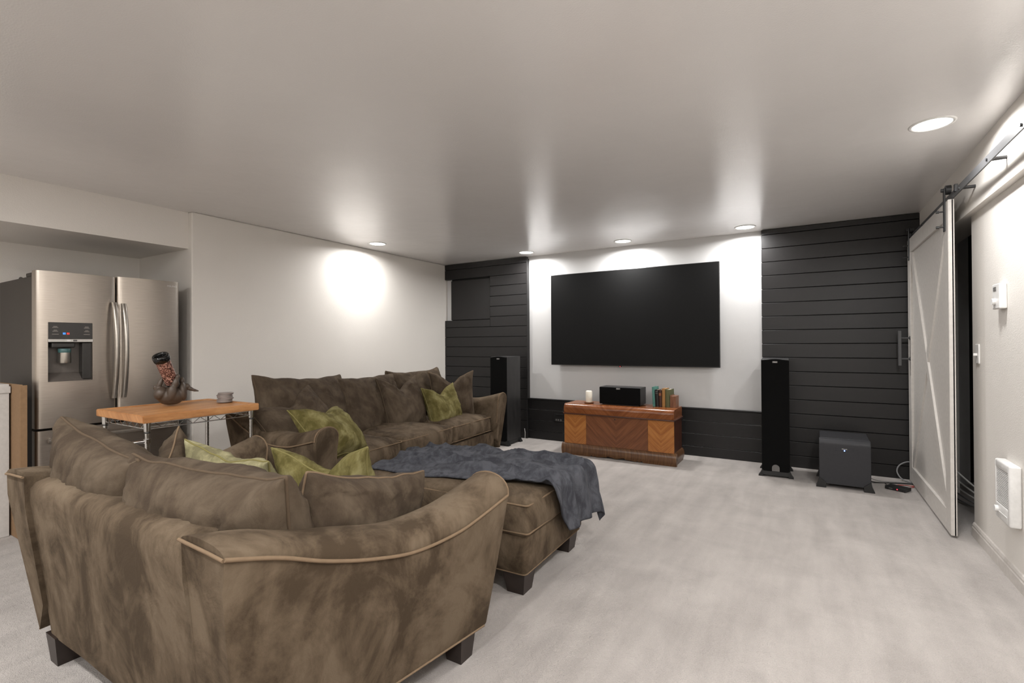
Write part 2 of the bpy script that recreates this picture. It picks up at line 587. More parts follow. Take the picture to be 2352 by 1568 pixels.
# ------------------------------------------------------------------ recessed ceiling lights
def can_light(x, y, label, ws, ww, spread):
    t = thing('recessed_light', label, 'ceiling light', (x, y, H), 0, 'recessed ceiling lights')
    MB().lathe([(0.083, -0.001), (0.086, -0.006), (0.098, -0.004), (0.101, -0.0005)], seg=40).build('trim_ring', 'white_plastic', t, True)
    MB().lathe([(0.0001, -0.0045), (0.06, -0.0045), (0.084, -0.002)], seg=40).build('lens', 'lens_glow', t, True)
    sp = bpy.data.lights.new('beam', 'SPOT')
    sp.energy = ws
    sp.color = LIGHT_COL
    sp.spot_size = math.radians(70)
    sp.spot_blend = 1.0
    sp.shadow_soft_size = 0.06
    so = bpy.data.objects.new('beam', sp)
    COL.objects.link(so)
    so.location = (x, y, H - 0.015)
    ar = bpy.data.lights.new('glow', 'AREA')
    ar.shape = 'DISK'
    ar.size = 0.16
    ar.energy = ww
    ar.color = LIGHT_COL
    ar.spread = math.radians(spread)
    ao = bpy.data.objects.new('glow', ar)
    COL.objects.link(ao)
    ao.location = (x, y, H - 0.012)


CAN_LABELS = ['round recessed ceiling light over the long sofa by the white wall',
              'round recessed ceiling light beside the left plank panel',
              'round recessed ceiling light above the middle of the television',
              'round recessed ceiling light beside the right plank panel',
              'round recessed ceiling light near the barn door rail',
              'round recessed ceiling light behind the barn door lamp along the right wall']
for i, (x, y) in enumerate(CANS):
    can_light(x, y, CAN_LABELS[i] if i < len(CAN_LABELS) else 'added unseen recessed ceiling light over the rear of the room',
              *((SPOT_W, WIDE_W, 168) if i < 6 else (ADDED_SPOT_W, ADDED_WIDE_W * (1.5 if i == 6 else 1.0), 180)))


# ------------------------------------------------------------------ soft shapes
def fnoise(p, s, seed=0.0):
    return noise.noise(Vector((p[0] * s + seed, p[1] * s - seed * 0.7, p[2] * s + seed * 1.3)))


def soft_box(sx, sy, sz, r, n=14, crown=0.0, seed=0.0, wr=0.0, bulge=0.0):
    """rounded box centred on the origin, crowned top, light wrinkles"""
    idx, V, Fc = {}, [], []
    hs = (sx / 2, sy / 2, sz / 2)

    def coords(h):
        inner = h - r
        cs = [-h] + [-h + r * (1 - math.cos(PI / 2 * k / 4)) for k in range(1, 4)]
        cs += [-inner + 2 * inner * k / n for k in range(n + 1)]
        cs += [h - r * (1 - math.cos(PI / 2 * k / 4)) for k in (3, 2, 1)] + [h]
        return cs
    C3 = [coords(h) for h in hs]

    def vert(p):
        key = tuple(round(c, 5) for c in p)
        if key in idx:
            return idx[key]
        q = Vector(p)
        inn = Vector([max(-(h - r), min(h - r, c)) for c, h in zip(p, hs)])
        d = q - inn
        if d.length > 1e-9:
            # cube-corner direction mapped to a rounded corner
            m = max(abs(c) for c in d) / r
            q = inn + d.normalized() * r * m
        nx, ny, nz = q.x / hs[0], q.y / hs[1], q.z / hs[2]
        k = max(0, 1 - nx * nx) * max(0, 1 - ny * ny)
        q = q + Vector((0, 0, crown * k * (1 if q.z > 0 else 0)))
        if bulge:
            q.y += bulge * ny * max(0, 1 - nz * nz) * max(0, 1 - nx ** 4)
            q.x += bulge * nx * max(0, 1 - nz * nz) * max(0, 1 - ny ** 4)
        if wr:
            q = q + Vector((nx, ny, nz)) * wr * (fnoise(q, 7, seed) + 0.6 * fnoise((q.x * 2.5, q.y, q.z), 9, seed + 5))
        idx[key] = len(V)
        V.append(tuple(q))
        return idx[key]
    for ax in range(3):
        a, b = [(1, 2), (2, 0), (0, 1)][ax]
        for sgn in (-1, 1):
            A, B = C3[a], C3[b]
            for i in range(len(A) - 1):
                for j in range(len(B) - 1):
                    ids = []
                    for (ii, jj) in ((i, j), (i + 1, j), (i + 1, j + 1), (i, j + 1)):
                        p = [0, 0, 0]
                        p[ax] = sgn * hs[ax]
                        p[a], p[b] = A[ii], B[jj]
                        ids.append(vert(p))
                    if len(set(ids)) == 4:
                        Fc.append(tuple(ids if sgn > 0 else reversed(ids)))
    m = MB()
    m.v, m.f = V, Fc
    return m


def rrect(sx, sy, r, z, n=8):
    pts = []
    for cx, cy, a0 in ((1, 1, 0), (-1, 1, PI / 2), (-1, -1, PI), (1, -1, 3 * PI / 2)):
        for k in range(n + 1):
            a = a0 + PI / 2 * k / n
            pts.append((cx * (sx / 2 - r) + r * math.cos(a), cy * (sy / 2 - r) + r * math.sin(a), z))
    out = []
    for i, p in enumerate(pts):
        q = pts[(i + 1) % len(pts)]
        out.append(p)
        d = math.hypot(q[0] - p[0], q[1] - p[1])
        k = int(d / 0.06)
        for j in range(1, k):
            out.append(tuple(p[c] + (q[c] - p[c]) * j / k for c in range(3)))
    return out


def pillow_geom(w_, h_, t_, seed=1.0, power=0.42, edge=0.07, chop=0.0, ear=0.04, wr=0.007, n=34, sag=0.0, skew=0.0):
    """upright cushion: x width, z height, y thickness; returns body and seam loop"""
    par = [math.sin(PI / 2 * (-1 + 2 * i / n)) for i in range(n + 1)]

    def pos(u, v, side):
        x = w_ / 2 * u * (1 - edge * (1 - v * v) * u * u) * (1 + ear * (u * u * v * v) ** 2)
        z = h_ / 2 * v * (1 - edge * (1 - u * u) * v * v) * (1 + ear * (u * u * v * v) ** 2)
        T = t_ / 2 * (max(0, (1 - u * u)) * max(0, (1 - v * v))) ** power
        up = (1 + v) / 2
        gk = math.exp(-(u / 0.42) ** 2)
        if chop:
            z -= chop * h_ * gk * up ** 1.6
            x *= 1 + 0.10 * chop * up * (abs(u))
            T *= 1 - 0.40 * gk * up * min(1, chop * 3)
        if sag:
            T *= 1 + sag * (-v) * 0.6
            z -= sag * h_ * 0.12 * (1 - u * u) * up
        x += skew * w_ * up
        m = (1 - max(abs(u), abs(v)) ** 6)
        e = 0.35 + 0.9 * max(abs(u), abs(v)) ** 2
        d = fnoise((u * 1.2, v * 1.2, side * 0.7), 2.3, seed) + 0.55 * fnoise((u * 3.0, v * 1.1, side), 3.1, seed + 9)
        d += 0.9 * fnoise((u * 2.6 + v * 1.2, v * 0.5 - u * 0.3, side * 2.0), 2.6, seed + 14) * (0.3 + 0.7 * abs(v))
        rad = abs(fnoise((u * v * 3.0, (abs(u) - abs(v)) * 4.0, side), 2.2, seed + 3))
        if T > 0:
            T = max(0.001, T + wr * m * e * (1.6 * d - 1.5 * rad))
        y = side * T + 0.012 * fnoise((u, v, 0), 1.6, seed + 20)
        z += 0.010 * fnoise((u * 2, v * 2, 0), 1.9, seed + 31)
        return (x, y, z)
    m = MB()
    for side in (-1, 1):
        rows = [[pos(u, v, side) for u in par] for v in par]
        m.loft(rows, False)
    seam = []
    L = n
    for i in range(L):
        seam.append(pos(par[i], -1, 1))
    for i in range(L):
        seam.append(pos(1, par[i], 1))
    for i in range(L):
        seam.append(pos(par[L - i], 1, 1))
    for i in range(L):
        seam.append(pos(-1, par[L - i], 1))
    return m, seam


def weld(o, d=0.0006):
    bm = bmesh.new()
    bm.from_mesh(o.data)
    bmesh.ops.remove_doubles(bm, verts=bm.verts[:], dist=d)
    bmesh.ops.recalc_face_normals(bm, faces=bm.faces[:])
    for f in bm.faces:
        f.smooth = True
    bm.to_mesh(o.data)
    bm.free()
    return o


def dedupe(seam):
    out = []
    for p in seam:
        if not out or (Vector(p) - Vector(out[-1])).length > 0.004:
            out.append(p)
    return out


def throw_pillow(label, size, thick, loc, rot, mat, pmat, seed, chop=0.0, group='throw pillows', ear=0.05, edge=0.08, sag=0.0, skew=0.0):
    t = thing('throw_pillow', label, 'pillow', loc, 0, group)
    t.rotation_euler = rot
    m, seam = pillow_geom(size[0], size[1], thick * 1.28, seed, power=0.35, chop=chop, ear=ear * 0.7, edge=edge * 0.75, wr=0.015, sag=sag + 0.2, skew=skew)
    weld(m.build('cover', mat, t))
    MB().tube(dedupe(seam), 0.0042, 6, True).build('piping', pmat, t, True)
    return t


def back_cushion(parent, size, thick, loc, rot, seed, sag=0.15, chop=0.0, skew=0.0):
    m, seam = pillow_geom(size[0], size[1], thick, seed, power=0.30, edge=0.035, ear=0.035, wr=0.017, sag=sag, chop=chop, n=40, skew=skew)
    o = weld(m.build('back_cushion', 'suede_cushion', parent))
    o.location = loc
    o.rotation_euler = rot
    MB().tube(dedupe(seam), 0.0055, 6, True).build('piping', 'piping_dark', o, True)
    return o


def seat_cushion(parent, sx, sy, sz, loc, seed, taper=0.0):
    m = soft_box(sx, sy, sz, 0.045, 14, crown=0.052, seed=seed, wr=0.010, bulge=0.020)

    def warp(p):
        k = 1 - taper * (0.5 - p[1] / sy)           # narrower toward the back, following the splayed arms
        return ((p[0] + loc[0]) * k - loc[0], p[1], p[2])
    m.v = [warp(p) for p in m.v]
    o = m.build('seat_cushion', 'suede', parent, True)
    o.location = loc
    for z in (sz / 2 - 0.022, -sz / 2 + 0.022):
        MB().tube([warp(p) for p in rrect(sx + 0.004, sy + 0.004, 0.03, z)], 0.0045, 6, True).build('piping', 'piping', o, True)
    return o


# arm height of the seam along the depth (0 = rear, 1 = front)
ARM_Z = [(0.0, 0.740), (0.125, 0.700), (0.25, 0.645), (0.385, 0.600), (0.54, 0.567), (0.73, 0.569), (0.845, 0.591), (1.0, 0.632)]


def arm_z(t):
    n = len(ARM_Z)
    for i in range(n - 1):
        (a, za), (b, zb) = ARM_Z[i], ARM_Z[i + 1]
        if t <= b or i == n - 2:
            k = (t - a) / (b - a)
            p, q = ARM_Z[max(i - 1, 0)], ARM_Z[min(i + 2, n - 1)]
            m0 = (zb - p[1]) / (b - p[0]) * (b - a)
            m1 = (q[1] - za) / (q[0] - a) * (b - a)
            return (2 * k ** 3 - 3 * k * k + 1) * za + (k ** 3 - 2 * k * k + k) * m0 + (3 * k * k - 2 * k ** 3) * zb + (k ** 3 - k * k) * m1
    return ARM_Z[-1][1]


def lean(z, t, dep):
    k = max(0.0, 1 - (z - 0.11) / 0.55)
    return (1 - t) * 0.075 * k - t * 0.05 * k


def make_couch(t, hb, hf, dep, n_seat, back_specs, seed=0.0, arm_w=0.20):
    NS = 44
    for s in (-1, 1):
        def outer(tt):
            return hb + (hf - hb) * tt

        def section(tt, shrink=0.0):
            xt = outer(tt)
            zp = arm_z(tt)
            pts = []
            for k in range(9):                      # outer side, bottom to seam
                f = k / 8
                z = 0.11 + (zp - 0.11) * f
                x = xt - 0.085 * (1 - f) ** 1.15
                pts.append((x, z))
            cx, ry = xt - arm_w * 0.5, 0.026 + 0.058 * min(1.0, tt / 0.35) ** 0.8
            for k in range(1, 13):                  # rolled top
                a = PI * k / 13
                pts.append((cx + arm_w * 0.5 * math.cos(a), zp + ry * math.sin(a) ** 0.8 - 0.004 * k / 13 + 0.012 * (1 - min(1, tt / 0.25)) * k / 13))
            for k in range(1, 6):
                f = k / 5
                pts.append((xt - arm_w + 0.015 * f, zp + (0.24 - zp) * f))
            zc = zp * 0.6
            if shrink:
                pts = [(cx + (x - cx) * (1 - shrink * 0.5), zc + (z - zc) * (1 - shrink * 0.10)) for x, z in pts]
            return pts
        rings = []
        seam_o = []
        for i in range(NS + 1):
            tt = i / NS
            ring = []
            for x, z in section(tt):
                y = tt * dep + lean(z, tt, dep)
                q = 0.004 * fnoise((x * s, y, z), 5, seed + s)
                ring.append((s * (x + q), y, z))
            rings.append(ring)
            seam_o.append((s * (outer(tt) + 0.003), tt * dep + lean(arm_z(tt), tt, dep), arm_z(tt) + 0.002))
        front = []
        for k, (dy, sh) in enumerate(((0.012, 0.05), (0.02, 0.16))):
            front.append([(s * x, dep + dy + lean(z, 1.0, dep), z) for x, z in section(1.0, sh)])
        a = MB().loft(rings + front, True, True, True).build('arm', 'suede', t, True, 50)
        arch = [(s * x, dep + 0.010 + lean(z, 1, dep), z) for x, z in section(1.0, 0.03)[8:24]]
        p = MB().tube(seam_o, 0.0058, 6)
        p.tube(arch, 0.005, 6)
        zb_ = arm_z(0)
        p.tube([(s * hb, -0.002, zb_), (s * (hb - 0.06), -0.004, zb_ + 0.006), (s * (hb - arm_w), -0.004, zb_ + 0.012)], 0.005, 6)
        bot = [(s * (outer(i / 12) - 0.085 + 0.003), i / 12 * dep + lean(0.11, i / 12, dep), 0.112) for i in range(13)]
        p.tube(bot, 0.004, 6)
        p.build('piping', 'piping', a, True)
    # back frame
    bw = hb - arm_w + 0.03
    rings = []
    for i in range(25):
        x = -bw + 2 * bw * i / 24
        sag = 0.010 * math.sin(PI * i / 24)
        prof_ = [(0.075, 0.11), (0.058, 0.25), (0.040, 0.40), (0.020, 0.55), (0.004, 0.68), (0.006, 0.72), (0.022, 0.742), (0.055, 0.752), (0.10, 0.748),
                 (0.135, 0.73), (0.155, 0.69), (0.18, 0.5), (0.20, 0.30), (0.20, 0.14)]
        rings.append([(x, y + 0.013 + 0.004 * fnoise((x, y, z), 4, seed), z - (sag + 0.022 * abs(x / bw) ** 10) * (z > 0.6)) for y, z in prof_])
    MB().loft(rings, True, True, True).build('back_frame', 'suede', t, True, 60)
    # seat base with front rail
    xi = hf - arm_w + 0.02
    xb = hb - arm_w + 0.02
    base = MB()
    rr_ = []
    for (y, hw) in ((0.16, xb), (0.5, (xb + xi) / 2), (dep - 0.055, xi)):
        rr_.append([(-hw, y, 0.11), (hw, y, 0.11), (hw, y, 0.30), (-hw, y, 0.30)])
    base.loft(rr_, True, True, True)
    b = base.build('seat_base', 'suede', t)
    MB().tube([(-xi, dep - 0.052, 0.112), (xi, dep - 0.052, 0.112)], 0.004, 6).build('piping', 'piping', b, True)
    # seat cushions
    tot = 2 * (hf - arm_w) - 0.03
    cw = tot / n_seat
    for i in range(n_seat):
        x = -tot / 2 + cw * (i + 0.5)
        seat_cushion(t, cw - 0.008, dep - 0.34, 0.185, (x, 0.235 + (dep - 0.25) / 2, 0.392), seed + i * 3, 1 - (hb + 0.03 - arm_w) / (hf - arm_w))
    for spec in back_specs:
        back_cushion(t, *spec)
    # legs
    for sx in (-1, 1):
        for (y, hw) in ((0.125, hb - 0.19), (dep - 0.12, hf - 0.155)):
            x = sx * hw
            a, c = 0.048, 0.036
            MB().loft([[(x - c, y - c, 0), (x + c, y - c, 0), (x + c, y + c, 0), (x - c, y + c, 0)],
                       [(x - a, y - a, 0.115), (x + a, y - a, 0.115), (x + a, y + a, 0.115), (x - a, y + a, 0.115)]], True, True, True).build('leg', 'leg_wood', t)


R = math.radians
# ------------------------------------------------------------------ loveseat seen from behind
ls = thing('loveseat', 'brown suede loveseat turned toward the television, back to the room, with flared arms', 'sofa', (-1.955, 0.638, 0))
make_couch(ls, 0.78, 0.912, 1.05, 2, [
    ((0.76, 0.59), 0.32, (-0.325, 0.215, 0.595), (R(13), R(6), R(-2)), 2.0, 0.12, 0.0, -0.11),
    ((0.76, 0.54), 0.34, (0.275, 0.235, 0.605), (R(14), R(-1), R(3)), 11.0, 0.15, 0.0, 0.09),
], 1.0)

# ------------------------------------------------------------------ long sofa by the left wall
sofa = thing('sofa', 'long brown suede three seat sofa along the white left wall', 'sofa', (-3.83, 3.235, 0), R(-85.5))
make_couch(sofa, 1.20, 1.32, 1.06, 3, [
    ((0.80, 0.58), 0.30, (-0.72, 0.33, 0.69), (R(16), 0, R(-3)), 21.0, 0.2),
    ((0.80, 0.56), 0.30, (0.02, 0.33, 0.68), (R(16), 0, R(2)), 25.0, 0.2),
    ((0.82, 0.60), 0.30, (0.74, 0.31, 0.70), (R(14), R(-3), 0), 29.0, 0.2),
], 4.0)

# ------------------------------------------------------------------ ottoman
ot = thing('ottoman', 'large brown suede ottoman under the grey blanket', 'ottoman', (-1.745, 2.43, 0), R(1.5))
OX, OY = 1.12, 0.74
ob = MB()
ob.loft([rrect(OX - 0.03, OY - 0.03, 0.02, 0.11), rrect(OX, OY, 0.03, 0.14), rrect(OX, OY, 0.03, 0.30), rrect(OX - 0.01, OY - 0.01, 0.03, 0.315)], True, True, True)
o = ob.build('base', 'suede', ot, True, 50)
MB().tube(rrect(OX - 0.026, OY - 0.026, 0.02, 0.113), 0.004, 6, True).build('piping', 'piping', o, True)
o = soft_box(OX + 0.03, OY + 0.03, 0.19, 0.032, 16, crown=0.03, seed=5, wr=0.005, bulge=0.012).build('cushion', 'suede', ot, True)
o.location = (0, 0, 0.395)
for z in (0.068, -0.068):
    MB().tube(rrect(OX + 0.034, OY + 0.034, 0.018, z), 0.0048, 6, True).build('piping', 'piping', o, True)
for sx in (-1, 1):
    for sy in (-1, 1):
        x, y = sx * (OX / 2 - 0.085), sy * (OY / 2 - 0.085)
        a, c = 0.062, 0.046
        MB().loft([[(x - c, y - c, 0), (x + c, y - c, 0), (x + c, y + c, 0), (x - c, y + c, 0)],
                   [(x - a, y - a, 0.112), (x + a, y - a, 0.112), (x + a, y + a, 0.112), (x - a, y + a, 0.112)]], True, True, True).build('leg', 'leg_wood', ot)


# ------------------------------------------------------------------ blanket draped over the ottoman
def make_blanket():
    x_r, y_f, y_n, x_l = -1.175, 2.815, 2.05, -2.31
    ztop = 0.505
    NP, NQ = 110, 80

    def q_range(p):
        f = (p + 2.30) / 1.12
        near = 2.10 + 0.16 * max(0, min(1, f)) - 0.06 * math.sin(PI * max(0, min(1, f))) + 0.03 * fnoise((p, 0, 0), 5, 3)
        far = 2.60 + 0.42 * max(0, min(1, f * 1.1)) ** 0.7 + 0.03 * fnoise((p, 0, 0), 4, 8)
        if f > 1:
            near += (f - 1) * 0.55
            far += (f - 1) * 0.15
        return near, far

    def place(p, q):
        dx = max(0.0, p - x_r)
        dy = max(0.0, q - y_f)
        d = math.hypot(dx, dy)
        cx, cy = min(p, x_r), min(q, y_f)
        zz = ztop + 0.020 * (1 - ((cx + 1.745) / 0.6) ** 2) * max(0, (1 - ((cy - 2.43) / 0.42) ** 2))
        rid = fnoise((p * 1.0 + 0.3 * q, q * 4.0 - p * 0.9, 0), 2.0, 2.0)
        rid2 = fnoise((p * 1.2 - 0.6 * q, q * 5.0 + p * 1.2, 0), 2.6, 6.0)
        rum = 0.036 * max(0.0, 1 - abs(rid) * 2.6) ** 1.3 + 0.022 * max(0.0, 1 - abs(rid2) * 3.0) ** 1.3 + 0.006
        fl = max(0.0, min(1.0, (q - 2.1) / 0.2))
        if d <= 0:
            edge = min(1, (q - 2.0) / 0.3)
            return Vector((p, q, zz + rum * fl * (0.45 + 0.55 * edge)))
        r_ = 0.05
        ux, uy = dx / d, dy / d
        if d < r_ * PI / 2:
            a = d / r_
            out, drop = r_ * math.sin(a), r_ * (1 - math.cos(a))
        else:
            out, drop = r_ + 0.14 * (d - r_ * PI / 2), r_ + (d - r_ * PI / 2)
        ang = math.atan2(uy, ux)
        along = q * 1.0 if dy < dx else -p
        fold = math.sin(along * 34 + 3 * fnoise((p, q, 0), 3, 1)) * 0.020 * min(1, d / 0.12) + 0.02 * rid * min(1, d / 0.1)
        return Vector((cx + ux * (out + fold + 0.012), cy + uy * (out + fold + 0.012), zz - drop + rum * max(0, 1 - d / 0.1)))
    rows = []
    for i in range(NP + 1):
        p = -2.285 + (1.405) * i / NP
        a, b = q_range(p)
        rows.append([place(p, a + (b - a) * j / NQ) for j in range(NQ + 1)])
    top = rows
    m = MB()
    n = NQ + 1
    # thickness by hand: lower sheet 9 mm along the local normal
    nor = []
    for i in range(NP + 1):
        rn = []
        for j in range(n):
            a = top[min(i + 1, NP)][j] - top[max(i - 1, 0)][j]
            b = top[i][min(j + 1, NQ)] - top[i][max(j - 1, 0)]
            rn.append(a.cross(b).normalized())
        nor.append(rn)
    V = [tuple(q) for r_ in top for q in r_]
    off = len(V)
    V += [tuple(top[i][j] - nor[i][j] * 0.010) for i in range(NP + 1) for j in range(n)]
    Fc = []
    for i in range(NP):
        for j in range(NQ):
            a = i * n + j
            Fc.append((a, a + n, a + n + 1, a + 1))
            Fc.append((off + a, off + a + 1, off + a + n + 1, off + a + n))
    for i in range(NP):
        for j in (0, NQ):
            a = i * n + j
            Fc.append((a, a + n, off + a + n, off + a))
    for j in range(NQ):
        for i in (0, NP):
            a = i * n + j
            Fc.append((a, a + 1, off + a + 1, off + a))
    m.v, m.f = V, Fc
    return m


o = make_blanket().build('blanket', 'fleece', None, True)
tag(o, 'grey fleece throw blanket draped over the ottoman and hanging off its corner', 'blanket')

# ------------------------------------------------------------------ throw pillows
# on the loveseat
throw_pillow('long brown suede pillow leaning on the right arm of the loveseat', (0.62, 0.33), 0.20, (-1.43, 1.27, 0.605),
             (R(12), R(13), R(96)), 'suede_cushion', 'piping', 3.0, group='brown pillows on the loveseat', edge=0.05)
throw_pillow('olive green velvet pillow with a deep dent in its top, on the loveseat', (0.56, 0.38), 0.18, (-1.83, 1.45, 0.60),
             (R(14), R(-6), R(3)), 'velvet_green', 'piping_green', 7.0, chop=0.24, group='green velvet pillows', ear=0.10, edge=0.10)
throw_pillow('pale olive green pillow half hidden behind the loveseat back cushions', (0.54, 0.40), 0.17, (-2.15, 1.22, 0.605),
             (R(18), R(4), R(4)), 'fleece_pale', 'piping_green', 12.0, chop=0.05, group='green velvet pillows', ear=0.06)
throw_pillow('brown suede pillow with one raised corner against the left arm of the loveseat', (0.42, 0.42), 0.17, (-2.50, 1.12, 0.565),
             (R(-8), R(43), R(-50)), 'suede_cushion', 'piping', 17.0, group='brown pillows on the loveseat')
# on the sofa
throw_pillow('slouched dark brown suede pillow in the near corner of the sofa', (0.56, 0.48), 0.20, (-3.26, 2.32, 0.665),
             (R(-34), R(-14), R(100)), 'suede_cushion', 'piping_dark', 22.0, chop=0.18, group='brown pillows on the sofa')
throw_pillow('large olive green velvet pillow slumped on the near sofa seat', (0.42, 0.44), 0.20, (-2.88, 2.30, 0.635),
             (R(-48), R(4), R(97)), 'velvet_green', 'piping_green', 27.0, chop=0.14, group='green velvet pillows', ear=0.08)
throw_pillow('square brown suede pillow with dented top in the middle of the sofa', (0.48, 0.50), 0.19, (-3.33, 3.49, 0.685),
             (R(-20), R(0), R(88)), 'suede_cushion', 'piping_dark', 32.0, chop=0.20, group='brown pillows on the sofa', ear=0.08)
throw_pillow('small olive green velvet pillow at the far end of the sofa', (0.42, 0.38), 0.17, (-3.17, 3.90, 0.635),
             (R(-18), R(-4), R(86)), 'velvet_green', 'piping_green', 37.0, chop=0.20, group='green velvet pillows', ear=0.10)
throw_pillow('brown suede pillow leaning on the far arm of the sofa', (0.46, 0.50), 0.18, (-3.26, 4.17, 0.695),
             (R(-12), R(0), R(52)), 'suede_cushion', 'piping', 42.0, chop=0.18, group='brown pillows on the sofa', ear=0.08)

# ------------------------------------------------------------------ refrigerator
fr = thing('refrigerator', 'stainless steel french door refrigerator in the alcove', 'refrigerator', (-4.5, 1.19, 0))
FW = 0.895
MB().bbox(-0.78, -0.075, 0.004, FW - 0.004, 0.02, 1.735, 0.006, 2).build('cabinet', 'fridge_side', fr)


def fridge_door(y0, y1, z0, z1, hole=None, bow=0.016):
    """bowed steel front; x grows toward the room"""
    NY, NZ = 26, 30
    m = MB()

    def xat(y, z):
        f = (y - y0) / (y1 - y0)
        e = min(f, 1 - f) * (y1 - y0)
        k = min(1, e / 0.03)
        return -0.018 + bow * (1 - (2 * f - 1) ** 2) + 0.018 * math.sqrt(max(0, 1 - (1 - k) ** 2)) - 0.0
    ys = sorted(set([y0 + (y1 - y0) * i / NY for i in range(NY + 1)] + [y0 + 0.004, y0 + 0.01, y0 + 0.02, y1 - 0.004, y1 - 0.01, y1 - 0.02] + (list(hole[:2]) if hole else [])))
    zs = sorted(set([z0 + (z1 - z0) * i / NZ for i in range(NZ + 1)] + (list(hole[2:]) if hole else [])))
    V = [(xat(y, z), y, z) for z in zs for y in ys]
    n = len(ys)
    Fc = []
    for j in range(len(zs) - 1):
        for i in range(n - 1):
            ym, zm = (ys[i] + ys[i + 1]) / 2, (zs[j] + zs[j + 1]) / 2
            if hole and hole[0] < ym < hole[1] and hole[2] < zm < hole[3]:
                continue
            Fc.append((j * n + i, j * n + i + 1, (j + 1) * n + i + 1, (j + 1) * n + i))
    m.add(V, Fc)
    b = -0.07
    rim = [(y, z0) for y in ys] + [(y1, z) for z in zs[1:]] + [(y, z1) for y in reversed(ys[:-1])] + [(y0, z) for z in reversed(zs[:-1])]
    m.loft([[(xat(y, z), y, z) for y, z in rim[:-1]], [(b, y, z) for y, z in rim[:-1]]], True, False, True)
    return m


DISP = (0.062, 0.306, 1.0, 1.414)
dl = fridge_door(0.0, 0.456, 0.682, 1.768, DISP).build('door', 'brushed_steel', fr, True, 35)
dr = fridge_door(0.463, FW, 0.682, 1.775).build('door', 'brushed_steel', fr, True, 35)
dw = fridge_door(0.0, FW, 0.06, 0.665, None, 0.012).build('freezer_drawer', 'brushed_steel', fr, True, 35)


def bow_handle(y, z0, z1, parent):
    pts = []
    for i in range(21):
        f = i / 20
        pts.append((0.022 + 0.05 * math.sin(PI * f) ** 0.7 + 0.008, y, z0 + (z1 - z0) * f))
    rings = [[(x + a, y_ + b, z) for a, b in ((-0.011, -0.013), (0.005, -0.015), (0.011, -0.008), (0.013, 0.0), (0.011, 0.008), (0.005, 0.015), (-0.011, 0.013))] for x, y_, z in pts]
    MB().loft(rings, True, True, True).build('handle', 'handle_steel', parent, True, 60)


bow_handle(0.432, 0.855, 1.575, dl)
bow_handle(0.492, 0.855, 1.570, dr)
hb_ = MB()
hb_.tube([(0.055, 0.05, 0.60), (0.06, 0.25, 0.602), (0.06, 0.65, 0.602), (0.055, 0.845, 0.60)], 0.014, 10)
for y in (0.075, 0.82):
    hb_.tube([(0.0, y, 0.60), (0.055, y, 0.60)], 0.011, 8)
hb_.build('handle', 'handle_steel', dw, True, 50)
y0, y1, z0, z1 = DISP
MB().bbox(0.002, 0.018, y0, y1, 1.298, z1, 0.002, 1).build('control_panel', 'dispenser_dark', dl)
MB().bbox(0.002, 0.022, y0 - 0.002, y1 + 0.002, 1.276, 1.298, 0.002, 1).build('button_strip', 'silver', dl)
rec = MB()
rec.add([(0.004, y0, z0), (0.004, y1, z0), (0.004, y1, 1.276), (0.004, y0, 1.276), (-0.065, y0 + 0.01, z0 + 0.06), (-0.065, y1 - 0.03, z0 + 0.06), (-0.065, y1 - 0.03, 1.27), (-0.065, y0 + 0.01, 1.27)],
        [(0, 1, 5, 4), (1, 2, 6, 5), (2, 3, 7, 6), (3, 0, 4, 7), (4, 5, 6, 7)])
rec.build('dispenser_recess', 'dispenser_grey', dl)
MB().bbox(-0.062, 0.004, y0 + 0.19, y1 - 0.002, z0 + 0.01, 1.272, 0.003, 1).build('recess_side', 'dispenser_dark', dl)
nz_ = MB().lathe([(0.001, 0.0), (0.034, 0.0), (0.036, 0.01), (0.034, 0.075), (0.034, 0.10), (0.030, 0.102)], (-0.012, y0 + 0.094, 1.128), 20)
nz_.build('paddle', 'handle_steel', dl, True, 50)
MB().lathe([(0.0345, 0.074), (0.0355, 0.076), (0.0355, 0.10), (0.034, 0.102)], (-0.012, y0 + 0.094, 1.128), 20).build('paddle_band', 'teal_plastic', dl, True)
MB().bbox(-0.06, 0.004, y0 + 0.02, y0 + 0.15, 1.236, 1.274, 0.008, 2).build('spout_housing', 'dispenser_dark', dl)
# printing and digits on the control panel
RYZ = Matrix(((0, 0, 1, 0), (1, 0, 0, 0), (0, 1, 0, 0), (0, 0, 0, 1)))      # text x -> y, text y -> z, normal -> x


def on_front(x, y, z):
    return Matrix.Translation((x, y, z)) @ RYZ


text_mesh('logo', 'SAMSUNG', 0.021, 'white_plastic', dr, on_front(0.0105, 0.822, 1.735))
for yc in (y0 + 0.036, y1 - 0.034):
    for z, wd in ((1.385, 0.022), (1.377, 0.032), (1.359, 0.018), (1.351, 0.030), (1.331, 0.036)):
        MB().bbox(0.0175, 0.0186, yc - wd / 2, yc + wd / 2, z - 0.0016, z + 0.0016, 0.0004, 1).build('panel_print', 'print_pale', dl)
for yc, mt in ((y0 + 0.084, 'digit_blue'), (y0 + 0.105, 'digit_red')):
    sg = MB()
    for dy in (-0.0040, 0.0040):
        for dz in (-0.0055, 0.0, 0.0055):
            sg.bbox(0.0175, 0.0188, yc + dy - 0.0030, yc + dy + 0.0030, 1.336 + dz - 0.0010, 1.336 + dz + 0.0010, 0.0003, 1)
        sg.bbox(0.0175, 0.0188, yc + dy - 0.0032, yc + dy - 0.0018, 1.331, 1.341, 0.0003, 1).bbox(0.0175, 0.0188, yc + dy + 0.0018, yc + dy + 0.0032, 1.331, 1.341, 0.0003, 1)
    sg.build('digits', mt, dl)
